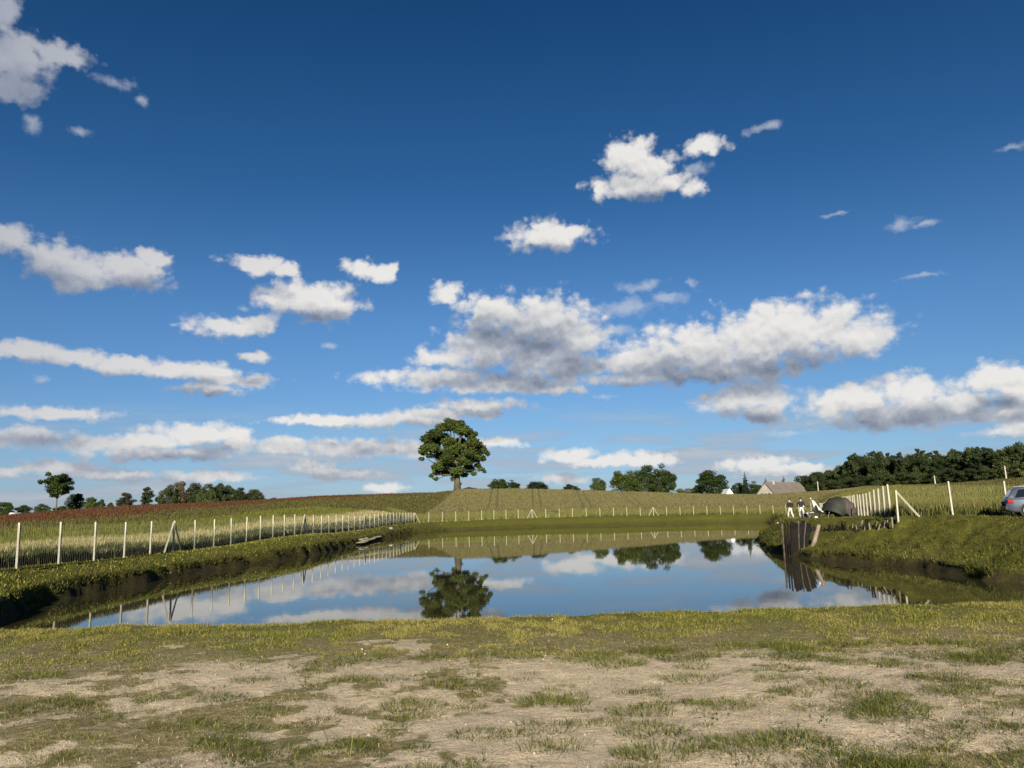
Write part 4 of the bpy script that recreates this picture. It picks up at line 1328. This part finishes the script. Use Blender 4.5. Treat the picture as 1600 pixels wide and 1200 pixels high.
x0, y0 = onz(562, 851); x1, y1 = onz(592, 842.5)
root = empty('broken_slab', (x0, y0, 0), 'long pale broken slab lying on the water edge of the left bank', 'slab')
dx, dy = x1 - x0, y1 - y0
mb = MB()
for i in range(9):
    t = i / 8
    rock(mb, (dx * t + .2 * random.uniform(-1, 1), dy * t, .20 + .12 * t + .06 * random.random()), (.5, max(.4, abs(dy) / 12), .08), 100 + i)
mb.build('slab', M['stone'], root)
mb = MB(); rock(mb, (dx * .1, dy * .1, .50), (.35, .6, .09), 130); rock(mb, (dx * .28, dy * .3, .5), (.25, .5, .08), 131); mb.build('loose_piece', M['stone'], root)
for i, (u, v, lab) in enumerate([(608, 836, 'leftmost pale stone at the far left water edge'), (611, 838.5, 'lowest pale stone at the far left water edge, nearest the water'), (614, 835, 'middle pale stone of the little heap at the far left water edge'), (619, 834, 'rightmost pale stone of the little heap at the far left water edge')]):
    x, y = onz(u, v)
    mb = MB(); rock(mb, (0, 0, .15), (.22 + .1 * (i % 2), .3, .17), 140 + i)
    o = mb.build('stone', M['stone'], None, (x, y, max(0, gz(x, y)))); tag(o, lab, 'stone', 'pale stones at the far left water edge')

# ---------------------------------------------------------------- people
def skin_obj(name, joints, edges, radii, m, parent, sub=2, root=0):
    me = bpy.data.meshes.new(name)
    me.from_pydata(joints, edges, [])
    o = link(name, me, m, parent)
    md = o.modifiers.new('skin', 'SKIN')
    md.use_smooth_shade = True
    md.branch_smoothing = 0.4
    lay = me.skin_vertices[0].data if me.skin_vertices else None
    if lay is None:
        with_bm(me)
        lay = me.skin_vertices[0].data
    for i, r in enumerate(radii):
        lay[i].radius = r if isinstance(r, tuple) else (r, r)
        lay[i].use_root = (i == root)
    sd = o.modifiers.new('sub', 'SUBSURF'); sd.levels = sub; sd.render_levels = sub
    return o


def with_bm(me):
    import bmesh
    bm = bmesh.new(); bm.from_mesh(me)
    bm.verts.layers.skin.verify()
    bm.to_mesh(me); bm.free()


def person(name_label, x, y, rz, hands, feet, kn, elbows, jk=1.0, headturn=0.0):
    """standing figure, 1.76 m, looking along local +y; hands/feet/knees/elbows = left, right"""
    z = gz(x, y)
    root = empty('person', (x, y, z), name_label, 'person', rz=rz)
    pel, wst, chs, nck = (0, 0, .95), (0, -.01, 1.10), (0, .0, 1.33), (0, .0, 1.50)
    J = [pel, wst, chs, nck, (0, .02, 1.58), (0, .03, 1.66), (0, .02, 1.735)]
    Rr = [(.145, .105), (.125, .095), (.15, .105), (.062, .062), (.058, .06), (.078, .095), (.055, .07)]
    E = [(0, 1), (1, 2), (2, 3), (3, 4), (4, 5), (5, 6)]
    for s in (0, 1):
        sg = -1 if s == 0 else 1
        b = len(J)
        J += [(sg * .19, 0, 1.42), elbows[s], hands[s]]
        Rr += [.058, .043, .030]
        E += [(2, b), (b, b + 1), (b + 1, b + 2)]
        # fingers and thumb
        hv = (Vector(hands[s]) - Vector(elbows[s])).normalized()
        sidev = Vector((0, 1, 0)).cross(hv)
        palm = Vector(hands[s]) + hv * .075
        J.append(tuple(palm)); Rr.append((.034, .018)); E.append((b + 2, len(J) - 1)); pi_ = len(J) - 1
        for f in range(4):
            q = palm + Vector((0, (f - 1.5) * .019, 0)) + hv * .03
            q2 = q + hv * (.045 + .012 * (f in (1, 2))) + Vector((-sg * .015, 0, 0))
            J += [tuple(q), tuple(q2)]; Rr += [.0095, .008]; E += [(pi_, len(J) - 2), (len(J) - 2, len(J) - 1)]
        q = Vector(hands[s]) + hv * .03 + Vector((0, .035, 0)); J += [tuple(q), tuple(q + hv * .04 + Vector((0, .012, 0)))]; Rr += [.011, .009]; E += [(b + 2, len(J) - 2), (len(J) - 2, len(J) - 1)]
        b = len(J)
        J += [(sg * .095, 0, .88), kn[s], (feet[s][0], feet[s][1], feet[s][2] + .09), (feet[s][0], feet[s][1] + .16, feet[s][2] + .035)]
        Rr += [.088, .058, .042, .035]
        E += [(0, b), (b, b + 1), (b + 1, b + 2), (b + 2, b + 3)]
    body = skin_obj('body', J, E, Rr, M['skin'], root)
    # face: nose, ears, eyes and mouth are on the side away from us but are there all the same
    mb = MB()
    rock(mb, (0, .125, 1.645), (.014, .02, .024), 1)
    for s in (-1, 1): rock(mb, (s * .082, .02, 1.65), (.012, .022, .032), 2)
    mb.build('face', M['skin'], root, smooth=True)
    mb = MB()
    for s in (-1, 1): rock(mb, (s * .032, .112, 1.668), (.013, .008, .008), 3)
    mb.build('eyes', M['hair'], root)
    mb = MB()
    n, m_ = 14, 8; b = 0
    for i in range(m_ + 1):
        ph = math.pi * .62 * i / m_
        for j in range(n):
            th = 2 * math.pi * j / n
            back = .5 - .5 * math.sin(th)
            p2 = ph * (.72 + .38 * back)
            mb.v.append((.093 * math.sin(p2) * math.cos(th), .02 + .112 * math.sin(p2) * math.sin(th), 1.665 + .108 * math.cos(p2)))
    for i in range(m_):
        for j in range(n): mb.f.append((i * n + j, (i + 1) * n + j, (i + 1) * n + (j + 1) % n, i * n + (j + 1) % n))
    mb.build('hair', M['hair'], root, smooth=True)
    JJ = [(0, 0, .93), wst, chs, (0, -.005, 1.475)]; RR = [(.178, .135), (.165, .128), (.185, .135), (.085, .08)]; EE = [(0, 1), (1, 2), (2, 3)]
    for s in (0, 1):
        sg = -1 if s == 0 else 1
        b = len(JJ); el_ = Vector(elbows[s]); ha = Vector(hands[s])
        JJ += [(sg * .20, 0, 1.415), tuple(el_), tuple(el_.lerp(ha, .93))]; RR += [.078, .062, .048]; EE += [(2, b), (b, b + 1), (b + 1, b + 2)]
    skin_obj('jacket', JJ, EE, RR, M['jacket'], root, root=1)
    JJ = [(0, 0, 1.0), (0, 0, .90)]; RR = [(.155, .115), (.155, .125)]; EE = [(0, 1)]
    for s in (0, 1):
        sg = -1 if s == 0 else 1
        b = len(JJ)
        JJ += [(sg * .10, 0, .80), kn[s], (feet[s][0], feet[s][1], feet[s][2] + .10)]; RR += [.108, .080, .070]; EE += [(1, b), (b, b + 1), (b + 1, b + 2)]
    skin_obj('trousers', JJ, EE, RR, M['trousers'], root, root=1)
    for s in (0, 1):
        f = feet[s]
        skin_obj('shoe', [(f[0], f[1] - .05, f[2] + .05), (f[0], f[1] + .06, f[2] + .055), (f[0], f[1] + .19, f[2] + .04)], [(0, 1), (1, 2)], [(.045, .045), (.046, .05), (.04, .032)], M['shoe'], root, sub=1)
    return root


px_, py_ = at(1234, 790, 67)[:2]
person('person on the left in black top and white trousers walking away past the poles', px_, py_, math.radians(22),
       [(-.36, .02, .93), (.31, .10, .95)], [(-.05, .22, .0), (.13, -.20, .03)], [(-.09, .17, .50), (.13, -.02, .50)], [(-.31, -.07, 1.15), (.30, -.04, 1.15)])
px_, py_ = at(1251.5, 790, 66.5)[:2]
person('person on the right in black jacket and pale trousers standing next to the blue cooler', px_, py_, math.radians(-8),
       [(-.27, .10, .93), (.27, .12, .93)], [(-.13, .05, .0), (.22, -.10, .0)], [(-.12, .09, .50), (.17, .03, .50)], [(-.29, -.03, 1.15), (.29, -.03, 1.15)])

# ---------------------------------------------------------------- tent and camp things
tx0, ty0, _ = at(1311, 800, 64)
tz = min(gz(tx0 - 1, ty0), gz(tx0 + 1, ty0), gz(tx0, ty0))
root = empty('fishing_tent', (tx0, ty0, tz), 'dark domed fishing tent with folded fabric sides pitched by the right fence', 'tent', rz=math.radians(6))
a_, b_, h_ = 1.28, 1.15, 1.68
ribs = [math.radians(v) for v in (15, 40, 66, 88, 112, 140, 166, 179)]


def tent_pt(ph, s, k=1.0):
    q = max(0.0, math.sin(s)) ** .34
    xx = -math.cos(ph) * a_ * q * k
    if xx < 0: xx *= 1.02
    return (xx, -math.cos(s) * b_ * 1.0, max(0.0, math.sin(ph)) ** .75 * h_ * q * k)


for i in range(len(ribs) - 1):
    mb = MB(); n_s, n_p = 18, 7
    for p in range(n_p + 1):
        t = p / n_p
        ph = ribs[i] + (ribs[i + 1] - ribs[i]) * t
        for s_ in range(n_s + 1):
            s2 = math.pi * (0.002 + .996 * s_ / n_s)
            sag = 1 - .045 * math.sin(math.pi * t) - .012 * math.sin(s2 * 9 + i * 2 + p)
            mb.v.append(tent_pt(ph, s2, sag))
    for p in range(n_p):
        for s_ in range(n_s):
            q = p * (n_s + 1) + s_
            mb.f.append((q, q + 1, q + n_s + 2, q + n_s + 1))
    o = mb.build('canopy_panel', M['tentpanel'] if i in (3, 4, 5) else M['tent'], root, smooth=True)
    so = o.modifiers.new('thick', 'SOLIDIFY'); so.thickness = .012
for ph in ribs:
    mb = MB(); mb.tube([tent_pt(ph, math.pi * (.01 + .98 * k / 20), 1.012) for k in range(21)], .016, 6)
    mb.build('pole', M['black'], root)
mb = MB(); mb.quad(*[tent_pt(math.radians(30), math.pi * k / 8, .9) for k in range(1, 8)]); o = mb.build('inner_shade_sheet', M['black'], root)  # added black sheet, stands in for the shade inside the open side
for xx, yy_, lx in ((-1.5, -1.4, -1), (1.65, -1.3, 1)):
    mb = MB(); mb.tube([(xx * .95, yy_ * .8, .5), (xx * 1.15, yy_, .0)], .008, 4); mb.build('guy_line', M['offwhite'], root)

# sheet of pale cloth on a pole, left of the tent
cx, cy, _ = at(1274, 800, 63.5); cz = gz(cx, cy)
root = empty('tarpaulin', (cx, cy, cz), 'pale sheet hung from a leaning pole beside the dark tent', 'tarpaulin')
mb = MB(); NN = 8
for i in range(NN + 1):
    for j in range(NN + 1):
        u_, v_ = i / NN, j / NN
        mb.v.append((-.26 + .78 * u_ * (.35 + .65 * v_) + .10 * v_, .1 * math.sin(5 * u_) - .05 - .25 * v_, 1.50 - .22 * u_ - .70 * v_ - .28 * u_ * v_ + .05 * math.sin(6 * v_ + 3 * u_)))
for i in range(NN):
    for j in range(NN):
        q = i * (NN + 1) + j; mb.f.append((q, q + 1, q + NN + 2, q + NN + 1))
o = mb.build('sheet', M['offwhite'], root, smooth=True); so = o.modifiers.new('t', 'SOLIDIFY'); so.thickness = .01
mb = MB(); mb.tube([(-.56, 0, -.2), (-.28, 0, 1.55)], .022, 6); mb.build('pole', M['bleached'], root)
mb = MB(); rock(mb, (-.29, 0, 1.60), (.05, .05, .05), 9); mb.build('knob', M['white'], root)

# folding chair
cx, cy, _ = at(1284, 800, 62.5); cz = gz(cx, cy)
root = empty('folding_chair', (cx, cy, cz), 'low black folding chair with padded back in front of the dark tent', 'chair', rz=math.radians(60))
MB().box((0, 0, .40), (.62, .58, .12)).build('seat', M['black'], root, bevel=.03)
MB().box((0, .34, .72), (.62, .10, .62), rot=Matrix.Rotation(-.35, 3, 'X')).build('backrest', M['black'], root, bevel=.03)
for s in (-1, 1):
    MB().box((s * .34, 0, .58), (.06, .5, .05)).build('armrest', M['trim'], root)
    for t in (-1, 1):
        mb = MB(); mb.tube([(s * .30, t * .24, .36), (s * .33, t * .30, -.02)], .018, 6); mb.build('leg', M['trim'], root)
# table with a mug
cx, cy, _ = at(1269.5, 803, 63.2); cz = gz(cx, cy)
root = empty('camping_table', (cx, cy, cz), 'low pale folding table between the cooler and the black chair', 'table')
MB().box((0, 0, .46), (.60, .42, .03)).build('tabletop', M['offwhite'], root)
for s in (-1, 1):
    for t in (-1, 1):
        mb = MB(); mb.tube([(s * .26, t * .17, .44), (s * .29, t * .19, -.02)], .013, 6); mb.build('leg', M['alloy'], root)
o = MB().box((.10, 0, .085), (.16, .16, .17)); rock(o, (.10, 0, .17), (.10, .10, .05), 4)
o = o.build('food_bag', M['offwhite'], None, (cx, cy, cz + .475)); tag(o, 'small pale bag standing on the low camping table', 'bag')
# cooler
cx, cy, _ = at(1258.8, 806, 66); cz = gz(cx, cy)
root = empty('cooler_box', (cx, cy, cz), 'dark blue cooler box with pale lid behind the right hand person', 'cooler', rz=math.radians(-8))
MB().box((0, 0, .19), (.46, .32, .38), taper=1.04).build('body', M['blue'], root, bevel=.02)
MB().box((-.02, 0, .415), (.44, .35, .06)).build('lid', M['offwhite'], root, bevel=.015)
mb = MB(); mb.tube([(-.22, -.18, .36), (-.20, -.19, .50), (.20, -.19, .50), (.22, -.18, .36)], .012, 6); mb.build('handle', M['offwhite'], root)
# rod rest
cx, cy, _ = at(1261, 803, 64.5); cz = gz(cx, cy)
root = empty('fishing_rod', (cx, cy, cz), 'pale fishing rod leaning on a rest right of the two people', 'fishing rod')
mb = MB(); mb.tube([(.22, 0, .42), (-.22, 0, .95)], [.022, .016], 6); mb.build('rod', M['bleached'], root)
mb = MB(); mb.tube([(.22, 0, .45), (.24, .05, -.1)], .02, 6); mb.build('rest', M['bleached'], root)
mb = MB(); rock(mb, (-.23, 0, 1.0), (.07, .05, .07), 4); mb.build('reel', M['offwhite'], root)
# litter and a plank on the grass
for i, (u, v, r, lab) in enumerate([(1217, 814, (.17, .12, .07), 'white plastic bag lying on the grass left of the tall poles'), (1276, 815.5, (.13, .10, .09), 'small pale bag on the grass at the left end of the stakes')]):
    x, y, z = at(u, v, 60 if i == 0 else 57); z = gz(x, y)
    mb = MB(); rock(mb, (0, 0, r[2] * .6), r, 50 + i); o = mb.build('plastic_bag', M['white'], None, (x, y, z)); tag(o, lab, 'bag')
x, y, z = at(1241, 814, 58); z = gz(x, y)
o = MB().box((0, 0, .06), (.62, .14, .05), rz=.1).box((-.30, .02, .10), (.12, .14, .12)).build('plank', M['bleached'], None, (x, y, z)); tag(o, 'short pale plank lying behind the tops of the tall poles', 'plank')

# ---------------------------------------------------------------- the parked estate car
cx, cy, _ = at(1570, 800, 39.8)
CL, CW = 4.65, 1.76
cz = gz(cx + 2, cy - .6)
croot = empty('parked_car', (cx, cy, cz), 'blue grey estate car parked on the track at the right edge', 'car', rz=math.radians(-25))
# body: sections along the length, left = tail
ST = [(0.00, .38, .78, .70), (0.06, .30, .92, .80), (.35, .24, .97, .86), (1.2, .22, .98, .88), (2.4, .22, .97, .88), (3.3, .22, .95, .87), (3.9, .23, .88, .84), (4.4, .26, .76, .74), (4.62, .34, .62, .62)]
mb = MB(); ringn = 0
for x, zb_, zt, hw in ST:
    pr = [(-hw * .9, zb_), (-hw, zb_ + .10), (-hw * 1.0, zb_ + .34), (-hw * .985, zt - .14), (-hw * .93, zt), (0, zt + .02), (hw * .93, zt), (hw * .985, zt - .14), (hw, zb_ + .34), (hw, zb_ + .10), (hw * .9, zb_)]
    ringn = len(pr)
    for y_, z_ in pr: mb.v.append((x, y_, z_))
for i in range(len(ST) - 1):
    for k in range(ringn):
        k2 = (k + 1) % ringn
        mb.f.append((i * ringn + k, i * ringn + k2, (i + 1) * ringn + k2, (i + 1) * ringn + k))
mb.f.append(tuple(range(ringn))); mb.f.append(tuple(range((len(ST) - 1) * ringn, len(ST) * ringn))[::-1])
mb.build('body', M['paint'], croot, smooth=True)
# cabin
CB = [(0.10, .90, .92, .74, .70), (0.38, .92, 1.40, .80, .58), (0.70, .95, 1.475, .82, .59), (1.7, .95, 1.49, .82, .60), (2.35, .95, 1.46, .82, .59), (3.25, .93, .96, .80, .76)]
mb = MB()
for x, z0_, z1_, hb_, ht_ in CB:
    for y_, z_ in ((-hb_, z0_), (-(hb_ * .4 + ht_ * .6) - .03, z0_ + (z1_ - z0_) * .6), (-ht_, z1_ - .03), (-ht_ * .85, z1_), (0, z1_ + .015), (ht_ * .85, z1_), (ht_, z1_ - .03), (hb_ * .4 + ht_ * .6 + .03, z0_ + (z1_ - z0_) * .6), (hb_, z0_)):
        mb.v.append((x, y_, z_))
for i in range(len(CB) - 1):
    for k in range(8): mb.f.append((i * 9 + k, i * 9 + k + 1, (i + 1) * 9 + k + 1, (i + 1) * 9 + k))
mb.f.append(tuple(range(9)))
mb.build('roof', M['paint'], croot, smooth=True)


def side_y(x, z, s):
    t = min(1, max(0, (z - .95) / .5))
    return s * (.82 + .004 - t * .215)


for s in (-1, 1):
    for (xa, xb, slant, nm) in ((.42, 1.18, .20, 'side_window'), (1.26, 2.10, .0, 'side_window'), (2.18, 2.92, -.42, 'side_window')):
        zb_, zt = .99, 1.37
        xt0, xt1 = xa + max(slant, 0), xb + min(slant, 0)
        mb = MB()
        P_ = []
        for d in (0.028, -.02):
            P_ += [(xa, side_y(xa, zb_, s) + s * d, zb_), (xb, side_y(xb, zb_, s) + s * d, zb_), (xt1, side_y(xt1, zt, s) + s * d, zt), (xt0, side_y(xt0, zt, s) + s * d, zt)]
        mb.v = P_; mb.f = [(0, 1, 2, 3), (7, 6, 5, 4), (0, 4, 5, 1), (1, 5, 6, 2), (2, 6, 7, 3), (3, 7, 4, 0)]
        mb.build(nm, M['glass'], croot)
    mb = MB(); mb.tube([(.55, s * .60, 1.475), (.62, s * .60, 1.53), (2.2, s * .61, 1.54), (2.3, s * .61, 1.47)], .016, 6); mb.build('roof_rail', M['alloy'], croot)
    MB().box((2.3, s * .878, .50), (4.0 * .55, .022, .05)).build('side_trim', M['trim'], croot)
    MB().box((.20, s * .845, .80), (.26, .05, .17)).build('tail_light', M['red'], croot, bevel=.01)
    for xh in (1.42, 2.42): MB().box((xh, s * .885, .80), (.17, .03, .03)).build('door_handle', M['paint'], croot)
    for xh in (1.22, 2.14): MB().box((xh, s * .876, .66), (.012, .018, .55)).build('door_seam', M['trim'], croot)
    for xw in (.92, 3.62):
        mb = MB(); mb.tube([(xw, s * .70, .335), (xw, s * .872, .335)], .375, 28); mb.build('wheel_arch', M['trim'], croot)
        w = empty('wheel', (xw, s * .80, .315), None, None); w.parent = croot
        mb = MB()
        for k in range(28):
            th = 2 * math.pi * k / 28
            for (r_w, y_w) in ((.22, -.09), (.30, -.105), (.315, -.07), (.315, .07), (.30, .105), (.22, .09)): mb.v.append((r_w * math.cos(th), y_w, r_w * math.sin(th)))
        for k in range(28):
            for q in range(6): mb.f.append((k * 6 + q, k * 6 + (q + 1) % 6, ((k + 1) % 28) * 6 + (q + 1) % 6, ((k + 1) % 28) * 6 + q))
        mb.build('tyre', M['rubber'], w, smooth=True)
        mb = MB(); mb.tube([(0, s * .02, 0), (0, s * .06, 0)], .06, 12)
        for k in range(7):
            th = 2 * math.pi * k / 7
            mb.box((.13 * math.cos(th), s * .07, .13 * math.sin(th)), (.19, .03, .045), rot=Matrix.Rotation(-th, 3, 'Y'))
        for k in range(24):
            th = 2 * math.pi * k / 24
            mb.box((.222 * math.cos(th), s * .06, .222 * math.sin(th)), (.02, .07, .062), rot=Matrix.Rotation(-th, 3, 'Y'))
        mb.build('rim', M['alloy'], w)
MB().box((.02, 0, .46), (.16, 1.62, .20)).build('rear_bumper', M['trim'], croot, bevel=.03)
MB().box((4.60, 0, .42), (.16, 1.50, .20)).build('front_bumper', M['trim'], croot, bevel=.03)
mb = MB()
mb.v = [(.135, -.62, 1.02), (.135, .62, 1.02), (.33, .52, 1.36), (.33, -.52, 1.36), (.20, -.62, .98), (.20, .62, .98), (.40, .52, 1.33), (.40, -.52, 1.33)]
mb.f = [(0, 1, 2, 3), (7, 6, 5, 4), (0, 4, 5, 1), (1, 5, 6, 2), (2, 6, 7, 3), (3, 7, 4, 0)]
mb.build('rear_window', M['glass'], croot)
mb = MB(); mb.v = [(3.20, -.70, .99), (3.20, .70, .99), (2.47, .52, 1.41), (2.47, -.52, 1.41), (3.12, -.70, .95), (3.12, .70, .95), (2.40, .52, 1.37), (2.40, -.52, 1.37)]
mb.v = [(v[0] + .03, v[1], v[2] + .035) for v in mb.v]
mb.f = [(0, 1, 2, 3), (7, 6, 5, 4), (0, 4, 5, 1), (1, 5, 6, 2), (2, 6, 7, 3), (3, 7, 4, 0)]
mb.build('windscreen', M['glass'], croot)
for s in (-1, 1):
    MB().box((4.5, s * .62, .62), (.16, .28, .14)).build('headlight', M['white'], croot, bevel=.02)
    MB().box((2.75, s * .98, 1.0), (.12, .2, .13)).build('mirror', M['trim'], croot, bevel=.02)

# ---------------------------------------------------------------- small stones in the sand
N = 5200
yy = rng.uniform(4.7, 10.0, N); xx = rng.uniform(-1, 1, N) * (yy * 0.70 + 1.0)
kk = zones(xx, yy)[0] > .35
xx, yy = xx[kk], yy[kk]; n = len(xx); zz = height(xx, yy)
rr_ = rng.uniform(.0025, .009, n) * np.where(rng.uniform(0, 1, n) < .06, 2.2, 1)
octa = np.array([(1, 0, 0), (0, 1, 0), (-1, 0, 0), (0, -1, 0), (0, 0, .7), (0, 0, -.7)], float)
V = octa[None] * rr_[:, None, None] * rng.uniform(.7, 1.3, (n, 6, 1)) + np.stack([xx, yy, zz + rr_ * .2], -1)[:, None]
F = np.array([(0, 1, 4), (1, 2, 4), (2, 3, 4), (3, 0, 4), (1, 0, 5), (2, 1, 5), (3, 2, 5), (0, 3, 5)])
me = np_mesh('gravel', V.reshape(-1, 3), (np.arange(n)[:, None, None] * 6 + F[None]).reshape(-1, 3), 3)
o = link('gravel', me, mat('gravel', col=(0.30, 0.26, 0.21), rough=0.9, var=0.5, vscale=30))
tag(o, 'small pale stones scattered over the bare sand', 'gravel', kind='stuff')
# a few white flower heads in the near turf
for i, (u, v, lab) in enumerate([(566, 1016, 'upper of two tiny white flowers close together in the left near turf'), (570, 1023.5, 'lower of two tiny white flowers close together in the left near turf'), (699, 1009, 'tiny white flower alone in the near turf below the tree reflection'), (863, 969, 'tiny pale flower head on the rim of the near shore, centre')]):
    x, y, z = ground_at(u, v, 5, 16)
    mb = MB(); mb.tube([(0, 0, -.01), (0, 0, .010)], .0022, 5); rock(mb, (0, 0, .014), (.010, .010, .006), 60 + i)
    o = mb.build('flower', M['white'], None, (x, y, z)); tag(o, lab, 'flower', 'tiny white flowers in the near turf')
